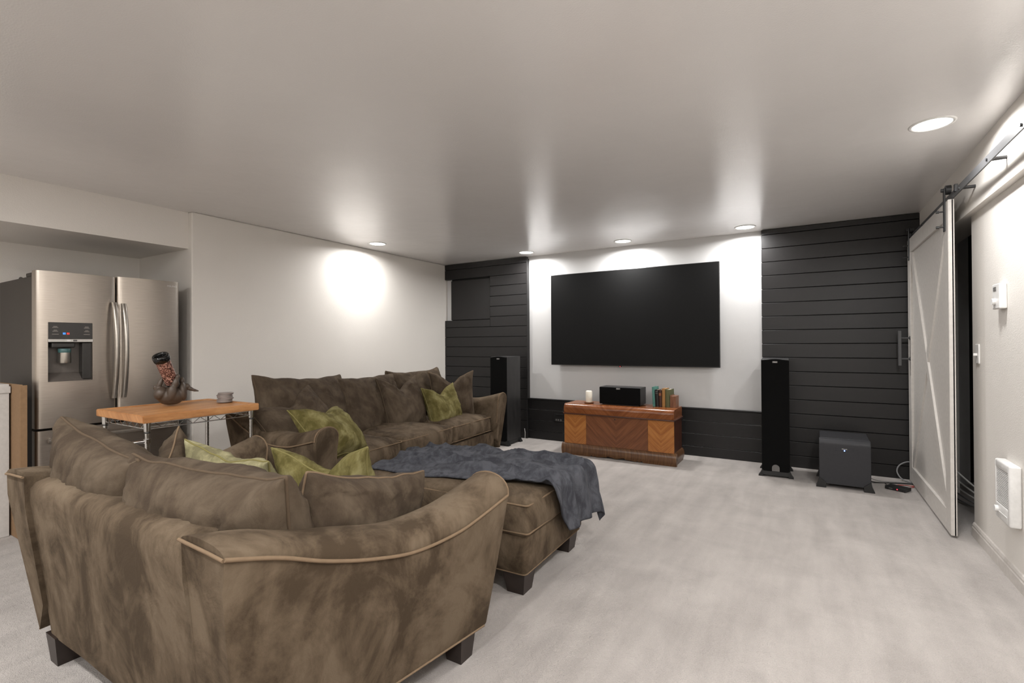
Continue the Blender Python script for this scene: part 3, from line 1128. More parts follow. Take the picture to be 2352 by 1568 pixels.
for k in range(2):
    MB().bbox(0.021, 0.0235, y0 + 0.096 + k * 0.036, y0 + 0.118 + k * 0.036, 1.281, 1.293, 0.0015, 1).build('button', 'white_plastic' if k == 0 else 'grey_plastic', dl)
for y in (0.02, FW - 0.10):
    MB().bbox(-0.22, -0.03, y - 0.012, y + 0.075, 1.735, 1.762, 0.006, 2).build('hinge_cover', 'fridge_side', fr)
for y in (0.06, FW - 0.06):
    MB().lathe([(0.025, 0), (0.025, 0.02)], (-0.12, y, 0), 12).build('foot', 'black_plastic', fr)
o = MB().tube([(-5.02, 1.24, 1.741), (-4.99, 1.235, 1.752), (-4.96, 1.232, 1.754), (-4.93, 1.23, 1.748), (-4.90, 1.228, 1.740)], 0.006, 8).build('cord', 'black_plastic', None, True)
tag(o, 'short black cord lying on top of the refrigerator', 'cord')

# cardboard and white board standing beside the fridge
cb_ = thing('cardboard_sheet', 'flattened brown cardboard box standing between fridge and white board', 'cardboard', (-4.35, 1.105, 0), R(0))
MB().bbox(-0.62, 0.0, -0.030, -0.016, 0.0, 1.0, 0.002, 1).build('panel', 'cardboard', cb_)
MB().bbox(-0.60, -0.012, -0.012, 0.004, 0.0, 0.985, 0.002, 1).build('panel', 'cardboard', cb_)
MB().bbox(-0.006, 0.003, -0.030, 0.006, 0.0, 0.995, 0.002, 1).build('folded_edge', 'cardboard', cb_)
wb_ = thing('white_board', 'white painted board standing upright beside the cardboard', 'board', (-4.51, 1.035, 0), R(0))
MB().bbox(-0.60, 0.0, -0.03, 0.03, 0.0, 1.0, 0.004, 2).build('panel', 'board_white', wb_)
MB().bbox(-0.05, 0.006, -0.036, 0.036, 0.94, 0.985, 0.004, 2).build('edge_strip', 'board_white', wb_)

# ------------------------------------------------------------------ cart with butcher block
TX0, TX1, TY0, TY1, TZ = -3.845, -3.215, 1.30, 1.985, 0.85
ct = thing('kitchen_cart', 'chrome wire cart with a butcher block top beside the refrigerator', 'cart', ((TX0 + TX1) / 2, (TY0 + TY1) / 2, 0))
hx, hy = (TX1 - TX0) / 2, (TY1 - TY0) / 2
bm = bmesh.new()
bmesh.ops.create_cube(bm, size=1.0)
for q in bm.verts:
    q.co = Vector((q.co.x * 2 * hx, q.co.y * 2 * hy, TZ - 0.0225 + q.co.z * 0.045))
topf = max(bm.faces, key=lambda f: f.calc_center_median().z)
bmesh.ops.bevel(bm, geom=[e for e in bm.edges], offset=0.004, segments=2, affect='EDGES')
topf = max(bm.faces, key=lambda f: f.calc_area() + 10 * f.calc_center_median().z)
bmesh.ops.inset_region(bm, faces=[topf], thickness=0.045, depth=0.0)
bmesh.ops.inset_region(bm, faces=[topf], thickness=0.004, depth=-0.005)
me = bpy.data.meshes.new('butcher_block')
bm.to_mesh(me)
bm.free()
me.materials.append(MATS['butcher_wood'])
o = bpy.data.objects.new('butcher_block', me)
COL.objects.link(o)
o.parent = ct
for sx in (-1, 1):
    for sy in (-1, 1):
        x, y = sx * (hx - 0.035), sy * (hy - 0.035)
        pts, rr = [], []
        z = 0.10
        while z < 0.80:
            pts += [(x, y, z), (x, y, z + 0.021), (x, y, z + 0.0215), (x, y, z + 0.0245)]
            rr += [0.0125, 0.0125, 0.0112, 0.0112]
            z += 0.025
        p = MB().tube(pts, rr, 12).build('post', 'chrome', ct, True, 40)
        MB().lathe([(0.0128, 0), (0.0165, 0.003), (0.0185, 0.05), (0.0185, 0.055), (0.013, 0.056)], (x, y, 0.752), 14).build('collar', 'chrome', p, True, 40)
        MB().lathe([(0.0128, 0), (0.0150, 0.0), (0.0150, 0.006), (0.0128, 0.006)], (x, y, 0.744), 14).build('clip', 'black_plastic', p)
        MB().lathe([(0.001, -0.018), (0.028, -0.015), (0.032, 0), (0.028, 0.015), (0.001, 0.018)], (0, 0, 0), 18).xf(Matrix.Translation((x, y, 0.033)) @ Matrix.Rotation(PI / 2, 4, 'X')).build('caster', 'black_plastic', p, True, 40)
        MB().bbox(x - 0.02, x + 0.02, y - 0.026, y + 0.026, 0.066, 0.10, 0.004, 1).build('caster_fork', 'chrome', p)


def wire_shelf(zt, zb_, nm='wire_shelf'):
    m = MB()
    ax, ay = hx - 0.035, hy - 0.035
    cs = [(-ax, -ay), (ax, -ay), (ax, ay), (-ax, ay)]
    for i in range(4):
        a, b = Vector(cs[i]), Vector(cs[(i + 1) % 4])
        m.tube([(a.x, a.y, zt), (b.x, b.y, zt)], 0.0032, 6)
        m.tube([(a.x, a.y, zb_), (b.x, b.y, zb_)], 0.0032, 6)
        L = (b - a).length
        k = max(4, int(L / 0.045))
        zz = []
        for j in range(k + 1):
            q = a + (b - a) * (0.06 + 0.88 * j / k)
            zz.append((q.x, q.y, zt if j % 2 == 0 else zb_))
        m.tube(zz, 0.0022, 5)
    k = 16
    for j in range(1, k):
        y = -ay + 2 * ay * j / k
        m.tube([(-ax, y, zt), (ax, y, zt)], 0.002, 5)
    return m.build(nm, 'chrome', ct, True, 50)


wire_shelf(0.800, 0.768)
wire_shelf(0.30, 0.268)
hn = MB()
ax, ay = hx - 0.035, hy - 0.035
hn.tube([(-ax, -ay, 0.70), (-ax, -ay - 0.10, 0.70), (-ax + 0.02, -ay - 0.125, 0.70), (ax - 0.02, -ay - 0.125, 0.70), (ax, -ay - 0.10, 0.70), (ax, -ay, 0.70)], 0.0095, 10)
hn.build('push_handle', 'chrome', ct, True, 50)
for sx in (-1, 1):
    MB().lathe([(0.0128, -0.012), (0.018, -0.012), (0.019, 0.012), (0.0128, 0.013)], (sx * ax, -ay, 0.70), 14).build('handle_clamp', 'chrome', ct, True, 40)


# bottle holder in the shape of an animal
def blob_mesh(parts, voxel):
    bm = bmesh.new()
    for (c, r, rot) in parts:
        M = Matrix.Translation(c) @ Euler(rot).to_matrix().to_4x4() @ Matrix.Diagonal((r[0], r[1], r[2], 1))
        bmesh.ops.create_icosphere(bm, subdivisions=3, radius=1.0, matrix=M)
    me = bpy.data.meshes.new('tmp')
    bm.to_mesh(me)
    bm.free()
    o = bpy.data.objects.new('tmp', me)
    COL.objects.link(o)
    md = o.modifiers.new('r', 'REMESH')
    md.mode = 'VOXEL'
    md.voxel_size = voxel
    sm = o.modifiers.new('s', 'SMOOTH')
    sm.iterations = 3
    sm.factor = 0.5
    dg = bpy.context.evaluated_depsgraph_get()
    res = bpy.data.meshes.new_from_object(o.evaluated_get(dg))
    bpy.data.objects.remove(o)
    return res


bh = thing('bottle_holder', 'brown ceramic animal shaped bottle holder on the butcher block', 'sculpture', (-3.655, 1.640, TZ + 0.003), 1.148)
# local x = to the right as seen from the room, y = away
me = blob_mesh([
    ((0, 0, 0.060), (0.082, 0.074, 0.062), (0, 0, 0)),
    ((0, 0, 0.022), (0.060, 0.056, 0.024), (0, 0, 0)),
    ((-0.056, -0.028, 0.080), (0.038, 0.045, 0.046), (0, 0.3, 0)),      # left haunch
    ((-0.084, -0.020, 0.122), (0.013, 0.014, 0.018), (0, 0.4, 0)),      # left ear stub
    ((-0.062, -0.030, 0.140), (0.015, 0.017, 0.050), (0, 0.35, 0)),     # left limb
    ((-0.044, -0.024, 0.180), (0.012, 0.014, 0.020), (0, 0.3, 0)),
    ((0.004, -0.060, 0.080), (0.027, 0.024, 0.056), (0.1, 0.15, 0)),    # middle limb
    ((0.022, -0.058, 0.138), (0.019, 0.019, 0.046), (0.05, 0.25, 0)),
    ((0.036, -0.048, 0.186), (0.014, 0.015, 0.020), (0, 0.2, 0)),
    ((0.066, -0.020, 0.085), (0.024, 0.036, 0.062), (0, -0.1, 0)),      # right limb
    ((0.062, 0.004, 0.150), (0.015, 0.020, 0.034), (0, 0, 0)),
    ((0.0, 0.045, 0.130), (0.048, 0.020, 0.050), (0, 0, 0)),
    ((0.088, -0.012, 0.118), (0.022, 0.014, 0.020), (0, 0.6, 0)),       # right ear, folded out
    ((0.108, -0.012, 0.100), (0.024, 0.012, 0.014), (0, 0.45, 0)),
    ((0.128, -0.012, 0.090), (0.022, 0.010, 0.010), (0, 0.3, 0)),
    ((0.146, -0.012, 0.084), (0.014, 0.007, 0.006), (0, 0.2, 0)),
], 0.0042)
me.materials.append(MATS['sculpture'])
for f in me.polygons:
    f.use_smooth = True
o = bpy.data.objects.new('body', me)
COL.objects.link(o)
o.parent = bh
bt = thing('bottle', 'mosaic patterned bottle with a thick black rim, tilted in the animal holder', 'bottle', (-3.655, 1.640, TZ), 1.148)
bt.matrix_world = Matrix.Translation((-3.650, 1.650, TZ + 0.135)) @ Euler((R(24), R(-19), 1.148)).to_matrix().to_4x4()
MB().lathe([(0.001, 0.0), (0.030, 0.0), (0.038, 0.012), (0.0385, 0.02), (0.0385, 0.03)], seg=28).build('base', 'glaze_black', bt, True, 50)
MB().lathe([(0.0388, 0.018), (0.0400, 0.03), (0.0412, 0.08), (0.0425, 0.190), (0.0425, 0.200)], seg=28).build('body', 'mosaic_glass', bt, True)
MB().lathe([(0.0428, 0.186), (0.0465, 0.189), (0.049, 0.200), (0.049, 0.222), (0.045, 0.231), (0.037, 0.231), (0.031, 0.221), (0.030, 0.10), (0.001, 0.10)], seg=32).build('rim', 'glaze_black', bt, True)

# stack of coasters
random.seed(4)
co = None
for k in range(9):
    if co is None:
        co = MB().lathe([(0.001, 0.0), (0.046, 0.0), (0.0485, 0.001), (0.0485, 0.0055), (0.046, 0.007), (0.044, 0.0058), (0.001, 0.0058)], seg=32).build('coaster', 'coaster_tin', None, True, 40)
        o = co
    else:
        o = co.copy()
        COL.objects.link(o)
    o.location = (-3.505 + random.uniform(-0.005, 0.005), 1.915 + random.uniform(-0.005, 0.005), TZ + 0.0005 + k * 0.0073)
    lab = 'round grey metal coaster within the stack on the butcher block'
    if k == 0:
        lab = 'round grey metal coaster at the bottom of the stack on the butcher block'
    if k == 8:
        lab = 'round grey metal coaster on top of the stack on the butcher block'
    tag(o, lab, 'coaster', 'stacked coasters')

# ------------------------------------------------------------------ television
tv = thing('television', 'very large flat black television on the white wall', 'television', (-1.795, 5.60, 0.977))
MB().bbox(-0.997, 0.997, 0.0, 0.026, 0.0, 1.134, 0.004, 2).build('panel', 'black_plastic', tv)
MB().bbox(-0.990, 0.990, -0.0015, 0.004, 0.010, 1.127, 0.0006, 1).build('screen', 'screen_black', tv)
MB().bbox(-0.75, 0.75, 0.024, 0.055, 0.05, 0.70, 0.008, 2).build('rear_housing', 'black_plastic', tv)
MB().bbox(-0.30, 0.30, 0.053, 0.099, 0.30, 0.75, 0.003, 1).build('wall_mount', 'black_metal', tv)
MB().bbox(-0.112, -0.082, 0.0, 0.02, -0.009, 0.001, 0.002, 1).build('sensor', 'black_plastic', tv)
MB().bbox(-0.100, -0.094, -0.001, 0.004, -0.008, -0.002, 0.001, 1).build('standby_light', 'led_red', tv)

# ------------------------------------------------------------------ cedar chest
ch = thing('chest', 'waterfall veneer wooden chest under the television', 'chest', (-1.767, 5.08, 0))
CW, CD = 0.605, 0.36


def panel_piece(name, x0, x1, mat, z0=0.125, z1=0.452, y=0.0):
    return recenter(MB().bbox(x0, x1, y, y + 0.02, z0, z1, 0.0012, 1).build(name, mat, ch))


panel_piece('front_panel', -CW, -CW + 0.262, 'veneer_orange')
panel_piece('front_panel', -CW + 0.263, CW - 0.263, 'veneer_walnut')
panel_piece('front_panel', CW - 0.262, CW, 'veneer_orange')
MB().bbox(-CW, CW, 0.019, CD, 0.06, 0.455, 0.002, 1).build('body', 'chest_side_wood', ch)
lid = MB()
pr = []
for k in range(10):
    a = PI / 2 * k / 9
    pr.append((0.045 - 0.045 * math.sin(a) if False else 0.05 * (1 - math.sin(a)), 0.567 - 0.05 * (1 - math.cos(a)) if False else 0.517 + 0.05 * math.sin(a)))
pr = [(-0.004, 0.462)] + [(-0.004 + 0.05 * (1 - math.cos(PI / 2 * k / 9)), 0.517 + 0.05 * math.sin(PI / 2 * k / 9)) for k in range(10)] + [(CD, 0.567), (CD, 0.462)]
lid.loft([[(x, y, z) for y, z in pr] for x in (-CW - 0.002, CW + 0.002)], True, True, True)
ld = lid.build('lid', 'chest_lid_wood', ch, True, 40)
bnd = MB()
pr2 = [(-0.006, 0.455)] + [(-0.006 + 0.052 * (1 - math.cos(PI / 2 * k / 9)), 0.5185 + 0.05 * math.sin(PI / 2 * k / 9)) for k in range(10)]
for sx in (-1, 1):
    bnd.tube([(sx * (CW - 0.002), y, z - 0.002) for y, z in pr2], 0.005, 6)
bnd.bbox(-0.40, CW - 0.03, -0.007, 0.0, 0.515, 0.519, 0.001, 1)
bnd.build('edge_band', 'chest_lid_wood', ld, True, 40)
ml = MB()
for x0, x1, y0_, y1_ in ((-CW - 0.016, CW + 0.016, -0.016, 0.004), (-CW - 0.016, -CW + 0.004, -0.016, CD), (CW - 0.004, CW + 0.016, -0.016, CD)):
    ml.bbox(x0, x1, y0_, y1_, 0.452, 0.465, 0.005, 2)
ml.build('moulding', 'chest_side_wood', ld, True, 40)
MB().lathe([(0.001, 0), (0.007, 0), (0.007, 0.003)], (0, 0, 0), 12).xf(Matrix.Translation((-0.01, -0.0015, 0.427)) @ Matrix.Rotation(PI / 2, 4, 'X')).build('keyhole', 'gap_shade', ch)


def scallop(x):
    a = abs(x)
    if a > 0.30:
        return 0.0
    if a > 0.255:
        return 0.018 * (1 - abs(a - 0.2775) / 0.0225)
    if a > 0.215:
        return 0.016 * (1 - abs(a - 0.235) / 0.02)
    if a > 0.10:
        return 0.004 + 0.010 * ((0.215 - a) / 0.115)
    return 0.026 - 0.020 * (1 - a / 0.10) ** 1.2


bprof = [(-0.002, 0.128), (-0.010, 0.122), (-0.020, 0.105), (-0.026, 0.08), (-0.026, 0.055), (-0.020, 0.03), (-0.014, 0.012), (-0.013, 0.0)]
bs = MB()
rings = []
for i in range(97):
    x = -CW - 0.026 + (2 * CW + 0.052) * i / 96
    rings.append([(x, y, max(z, scallop(x)) if z < 0.06 else z) for y, z in bprof] + [(x, 0.02, scallop(x)), (x, 0.02, 0.128)])
rings2 = []
bs.loft(rings, True, True, True)
for sx in (-1, 1):
    bs.loft([[(sx * (CW + -y), yy, z) for y, z in bprof] + [(sx * (CW - 0.02), yy, 0.0), (sx * (CW - 0.02), yy, 0.128)] for yy in (0.0, CD)], True, True, True)
bs.build('base', 'chest_base_wood', ch, True, 40)

# things on the chest
CT = 0.5675
cn = thing('candle', 'white pillar candle standing on a small wooden dish', 'candle', (-2.135, 5.235, CT + 0.012))
MB().lathe([(0.001, 0), (0.0355, 0), (0.0365, 0.004), (0.0365, 0.118), (0.030, 0.128), (0.022, 0.130), (0.018, 0.122), (0.001, 0.118)], seg=28).build('wax', 'candle_wax', cn, True, 50)
MB().tube([(0, 0, 0.117), (0.001, 0, 0.124), (0.003, 0, 0.130)], 0.0012, 6).build('wick', 'black_plastic', cn)
o = MB().lathe([(0.001, 0.0), (0.046, 0.0), (0.055, 0.006), (0.056, 0.012), (0.053, 0.013), (0.046, 0.010), (0.001, 0.0095)], (-2.135, 5.235, CT + 0.001), 32).build('dish', 'wood_dish', None, True, 40)
tag(o, 'small round wooden dish under the candle', 'dish')


def speaker_badge(parent, x, y, z, size, nm='badge'):
    o = MB().bbox(x - size * 1.9, x + size * 1.9, y - 0.0015, y + 0.001, z - size * 0.75, z + size * 0.75, 0.0007, 1).build(nm, 'grey_plastic', parent)
    RX = Matrix(((1, 0, 0, 0), (0, 0, -1, 0), (0, 1, 0, 0), (0, 0, 0, 1)))
    text_mesh('lettering', 'Klipsch', size, 'white_plastic', o, Matrix.Translation((x, y - 0.002, z)) @ RX)


cs_ = thing('center_speaker', 'black center channel speaker on the wooden chest', 'speaker', (-1.765, 5.19, CT))
MB().bbox(-0.228, 0.228, 0.014, 0.225, 0.008, 0.195, 0.003, 1).build('cabinet', 'black_ash', cs_)
MB().bbox(-0.229, 0.229, 0.0, 0.016, 0.010, 0.194, 0.006, 2).build('grille', 'grille_cloth', cs_)
MB().bbox(-0.20, 0.20, 0.02, 0.20, 0.0, 0.010, 0.002, 1).build('foot', 'black_plastic', cs_)
speaker_badge(cs_, -0.012, -0.001, 0.180, 0.012)

books = [  # x centre, width, height, depth, tilt, cover, label
    (-1.412, 0.026, 0.208, 0.150, R(-2.5), 'teal_cloth', 'tall thin teal cloth book at the speaker end of the row'),
    (-1.379, 0.036, 0.180, 0.140, R(-1.5), 'black_leather', 'thick black leather book next to the teal book'),
    (-1.344, 0.030, 0.180, 0.135, R(-1), 'brown_leather', 'dark brown leather book with a rust label on its spine'),
    (-1.311, 0.032, 0.196, 0.145, 0, 'ochre_cloth', 'ochre yellow cloth book in the middle of the row'),
    (-1.268, 0.046, 0.186, 0.160, R(-1), 'olive_cloth', 'thick olive green book beside the wooden bookend'),
]
for i, (x, bw_, bh_, bd, tl, mt, lab) in enumerate(books):
    t = thing('book', lab, 'book', (x, 5.275, CT), 0, 'books on the chest')
    t.rotation_euler = (0, tl, R(-3))
    tk = 0.003
    cv = MB()
    cv.bbox(-bw_ / 2, -bw_ / 2 + tk, 0, bd, 0.0, bh_, 0.001, 1).bbox(bw_ / 2 - tk, bw_ / 2, 0, bd, 0.0, bh_, 0.001, 1)
    sp_ = [(-bw_ / 2, 0.004), (-bw_ / 4, -0.003), (0, -0.005), (bw_ / 4, -0.003), (bw_ / 2, 0.004), (bw_ / 2 - tk, 0.006), (0, 0.0), (-bw_ / 2 + tk, 0.006)]
    cv.loft([[(a, b, z) for a, b in sp_] for z in (0.0, bh_)], True, True, True)
    cv.build('cover', mt, t)
    MB().box(-bw_ / 2 + tk, bw_ / 2 - tk, 0.004, bd - 0.004, 0.004, bh_ - 0.005).build('pages', 'pages', t)
    if mt == 'brown_leather':
        MB().bbox(-bw_ * 0.40, bw_ * 0.40, -0.0056, 0.0, 0.118, 0.146, 0.0005, 1).build('spine_label', 'label_rust', t)
    if mt == 'black_leather':
        for z in (0.140, 0.160):
            MB().bbox(-bw_ * 0.38, bw_ * 0.38, -0.0056, 0.0, z, z + 0.003, 0.0005, 1).build('spine_band', 'print_pale', t)
be = thing('bookend', 'reddish striped wooden bookend holding up the olive book', 'bookend', (-1.214, 5.265, CT), R(-3))
MB().bbox(-0.026, -0.018, 0.0, 0.13, 0.0, 0.130, 0.001, 1).build('upright', 'bookend_wood', be)
MB().bbox(-0.018, 0.030, 0.008, 0.12, 0.0, 0.122, 0.002, 1).build('block', 'bookend_wood', be)


# ------------------------------------------------------------------ tower speakers
def tower(loc, rz, label):
    t = thing('tower_speaker', label, 'speaker', loc, rz, 'tower speakers beside the television')
    w2, dpt, ht = 0.114, 0.36, 1.088
    MB().bbox(-w2, w2, 0.014, dpt, 0.03, ht, 0.003, 1).build('cabinet', 'black_ash', t)
    gr = [[], []]
    for k in range(13):
        f = k / 12
        gr[0].append((-w2 + 2 * w2 * f, ht - 0.012 + 0.014 * math.sin(PI * f)))
    outline = [(-w2, 0.05), (w2, 0.05)] + list(reversed(gr[0]))
    MB().loft([[(x, 0.016, z) for x, z in outline], [(x, 0.003, z) for x, z in outline], [(x * 0.98, -0.002, z - 0.003) for x, z in outline]], True, True, True).build('grille', 'grille_cloth', t, True, 40)
    speaker_badge(t, 0.0, -0.003, ht - 0.026, 0.011)
    arch = [(-0.031, 0.055)] + [(0.031 * -math.cos(PI * k / 12), 0.085 + 0.031 * math.sin(PI * k / 12)) for k in range(13)] + [(0.031, 0.055)]
    MB().loft([[(x, -0.001, z) for x, z in arch], [(x, -0.005, z) for x, z in arch]], True, True, True).build('port_plate', 'grey_plastic', t)
    pl = MB()
    pl.loft([[(-w2 - 0.002, -0.004, 0.052), (w2 + 0.002, -0.004, 0.052), (w2 + 0.002, dpt, 0.052), (-w2 - 0.002, dpt, 0.052)],
             [(-w2 - 0.004, -0.006, 0.014), (w2 + 0.004, -0.006, 0.014), (w2 + 0.004, dpt + 0.004, 0.014), (-w2 - 0.004, dpt + 0.004, 0.014)]], True, True, True)
    pl.build('plinth', 'black_plastic', t)
    for sx in (-1, 1):
        for y0_ in (-0.006, dpt - 0.055):
            ft = []
            for (dx, z) in ((0.0, 0.060), (0.006, 0.045), (0.016, 0.022), (0.028, 0.008), (0.030, 0.0)):
                ft.append([(sx * (w2 - 0.01), y0_, z), (sx * (w2 + dx), y0_, z), (sx * (w2 + dx), y0_ + 0.06, z), (sx * (w2 - 0.01), y0_ + 0.06, z)])
            MB().loft(ft, True, True, True).build('foot', 'black_plastic', t, True, 40)
    return t


tower((-0.262, 5.14, 0), R(2), 'tall black tower speaker in front of the right plank panel')
tower((-3.262, 5.085, 0), R(2), 'tall black tower speaker behind the far arm of the sofa')
o = MB().tube([(-3.115, 5.475, 0.0), (-3.112, 5.478, 0.05), (-3.113, 5.482, 0.11), (-3.125, 5.49, 0.16)], 0.004, 6).build('cable', 'cable_white', None, True)
tag(o, 'short white cable behind the tower speaker near the sofa', 'cable')

# ------------------------------------------------------------------ subwoofer
sb = thing('subwoofer', 'dark grey cube subwoofer with a blue light by the barn door', 'subwoofer', (0.258, 4.995, 0), R(-1))
SW = 0.182
MB().bbox(-SW + 0.004, SW - 0.004, 0.05, 0.43, 0.035, 0.418, 0.004, 1).build('cabinet', 'sub_grey', sb)
rings = []
for x in (-SW, -SW + 0.004, SW - 0.004, SW):
    e = 0.004 if abs(x) == SW else 0.0
    pr = [(0.055, 0.035), (0.0 + e, 0.035), (0.0 + e, 0.34)] + [(0.05 - (0.05 - e) * math.cos(PI / 2 * k / 8), 0.37 + 0.045 * math.sin(PI / 2 * k / 8) - e) for k in range(9)] + [(0.055, 0.415)]
    rings.append([(x, y, z) for y, z in pr])
MB().loft(rings, True, True, True).build('front_baffle', 'sub_grey', sb, True, 40)
MB().bbox(-0.062, 0.062, -0.0015, 0.002, 0.318, 0.352, 0.001, 1).build('name_plate', 'sub_grey', sb)
RX = Matrix(((1, 0, 0, 0), (0, 0, -1, 0), (0, 1, 0, 0), (0, 0, 0, 1)))
text_mesh('lettering', 'Klipsch', 0.013, 'white_plastic', sb, Matrix.Translation((0, -0.0025, 0.340)) @ RX)
MB().lathe([(0.001, 0), (0.0045, 0), (0.004, 0.002), (0.001, 0.003)], (0, 0, 0), 12).xf(Matrix.Translation((0.0, -0.0015, 0.326)) @ Matrix.Rotation(PI / 2, 4, 'X')).build('power_light', 'led_blue', sb)
for sx in (-1, 1):
    for y0_ in (-0.012, 0.37):
        ft = []
        for (dx, z) in ((0.0, 0.085), (0.004, 0.06), (0.012, 0.03), (0.022, 0.012), (0.024, 0.0)):
            ft.append([(sx * (SW - 0.05), y0_, min(z, 0.045)), (sx * (SW + dx), y0_, z), (sx * (SW + dx), y0_ + 0.07, z), (sx * (SW - 0.05), y0_ + 0.07, min(z, 0.045))])
        MB().loft(ft, True, True, True).build('foot', 'black_plastic', sb, True, 40)

# ------------------------------------------------------------------ media box and cables on the floor
mbx = thing('media_box', 'small flat black electronics box with red light on the carpet', 'electronics', (0.638, 5.20, 0), R(-30))
MB().bbox(-0.075, 0.075, -0.05, 0.05, 0.004, 0.030, 0.004, 2).build('case', 'black_plastic', mbx)
MB().bbox(0.012, 0.019, -0.0515, -0.049, 0.012, 0.019, 0.001, 1).build('status_light', 'led_red', mbx)
MB().bbox(-0.045, -0.018, -0.0512, -0.049, 0.012, 0.018, 0.001, 1).build('name_plate', 'grey_plastic', mbx)
for sx in (-0.06, 0.06):
    for sy in (-0.035, 0.035):
        MB().lathe([(0.006, 0), (0.006, 0.005)], (sx, sy, 0), 10).build('foot', 'black_plastic', mbx)


def cable(label, pts, r, mat, sub=6):
    P = [Vector(p) for p in pts]
    out = []
    n = len(P)
    for i in range(n - 1):
        p0, p1, p2, p3 = P[max(i - 1, 0)], P[i], P[i + 1], P[min(i + 2, n - 1)]
        for k in range(sub):
            t = k / sub
            out.append(0.5 * ((2 * p1) + (p2 - p0) * t + (2 * p0 - 5 * p1 + 4 * p2 - p3) * t * t + (3 * p1 - p0 - 3 * p2 + p3) * t ** 3))
    out.append(P[-1])
    o = MB().tube(out, r, 7).build('cable', mat, None, True)
    return tag(o, label, 'cable', 'cables by the barn door')


cable('thick grey cable looping up beside the barn door edge', [(0.82, 5.612, 0.155), (0.76, 5.608, 0.165), (0.70, 5.60, 0.13), (0.68, 5.585, 0.075), (0.705, 5.545, 0.025), (0.76, 5.52, 0.006), (0.84, 5.50, 0.005)], 0.006, 'cable_grey')
cable('black power cable running straight from subwoofer to barn door', [(0.44, 5.30, 0.03), (0.50, 5.36, 0.006), (0.60, 5.40, 0.005), (0.72, 5.44, 0.005), (0.85, 5.47, 0.005)], 0.0045, 'black_plastic')
cable('thin dark grey cable curving out from behind the subwoofer', [(0.44, 5.36, 0.06), (0.49, 5.41, 0.02), (0.56, 5.44, 0.004), (0.68, 5.47, 0.004), (0.85, 5.51, 0.004)], 0.003, 'cable_grey')
cable('red cable lying in a loop behind the small black box', [(0.60, 5.26, 0.012), (0.62, 5.33, 0.004), (0.68, 5.38, 0.004), (0.76, 5.39, 0.004), (0.85, 5.41, 0.004)], 0.0028, 'cable_red')
cable('red cable crossing another on the carpet beside the barn door', [(0.66, 5.25, 0.012), (0.70, 5.29, 0.004), (0.755, 5.335, 0.004), (0.765, 5.36, 0.004), (0.72, 5.37, 0.009), (0.66, 5.35, 0.004), (0.62, 5.30, 0.004)], 0.0028, 'cable_red')
cable('thin black cable plugged into the small black box', [(0.585, 5.26, 0.016), (0.572, 5.31, 0.012), (0.575, 5.38, 0.004), (0.60, 5.42, 0.004)], 0.0025, 'black_plastic')
random.seed(9)
for k in range(5):
    y = 4.50 + 0.10 * k
    cable(['upper white cable hanging in the dark closet', 'second white cable hanging in the dark closet', 'third white cable sagging to the closet floor',
           'grey cable sagging low in the dark closet', 'grey cable lying on the closet floor'][k],
          [(0.92, y + 0.25, 0.30 - 0.06 * k), (1.0, y + 0.1, 0.22 - 0.05 * k), (1.10, y, 0.17 - 0.04 * k), (1.35, y + 0.05, max(0.005, 0.13 - 0.03 * k)), (1.7, y + 0.15, max(0.005, 0.12 - 0.03 * k))],
          0.006, 'cable_white' if k < 3 else 'cable_grey')

# ------------------------------------------------------------------ barn door and rail
DX0, DX1, DY0, DY1, DZ0, DZ1 = 0.768, 0.800, 4.10, 5.58, 0.014, 2.145
bd = thing('barn_door', 'pale sliding barn door with crossed braces', 'door', ((DX0 + DX1) / 2, (DY0 + DY1) / 2, DZ0))


def dbox(name, x0, x1, y0, y1, z0, z1, mat='door_paint', r=0.003, parent=None):
    c = Vector(bd.location)
    return MB().bbox(x0 - c.x, x1 - c.x, y0 - c.y, y1 - c.y, z0 - c.z, z1 - c.z, r, 1).build(name, mat, parent or bd)


dbox('panel', DX0 + 0.016, DX1 - 0.004, DY0, DY1, DZ0, DZ1)
SWD = 0.125
dbox('stile', DX0, DX1, DY0, DY0 + SWD, DZ0, DZ1)
dbox('stile', DX0, DX1, DY1 - SWD, DY1, DZ0, DZ1)
dbox('rail', DX0, DX1, DY0 + SWD, DY1 - SWD, DZ1 - 0.125, DZ1)
dbox('rail', DX0, DX1, DY0 + SWD, DY1 - SWD, DZ0, DZ0 + 0.14)
for sgn in (1, -1):
    ya, yb = DY0 + SWD, DY1 - SWD
    za, zb_ = DZ0 + 0.14, DZ1 - 0.125
    if sgn < 0:
        ya, yb = yb, ya
    c = Vector(bd.location)
    a = Vector((0, ya - c.y, za - c.z))
    b = Vector((0, yb - c.y, zb_ - c.z))
    d = (b - a).normalized()
    pn = Vector((0, -d.z, d.y)) * 0.045
    x0, x1 = DX0 + (0.004 if sgn > 0 else 0.005) - c.x, DX0 + 0.018 - c.x
    a2, b2 = a - d * 0.0, b + d * 0.0
    V = []
    for x, s_ in ((x1, 1.0), (x0, 0.82)):
        for q, sg in ((a2, -1), (b2, -1), (b2, 1), (a2, 1)):
            p = q + pn * sg * s_
            V.append((x, p.y, p.z))
    MB().add(V, [(0, 1, 2, 3), (4, 5, 6, 7), (0, 1, 5, 4), (1, 2, 6, 5), (2, 3, 7, 6), (3, 0, 4, 7)]).build('brace', 'door_paint', bd)
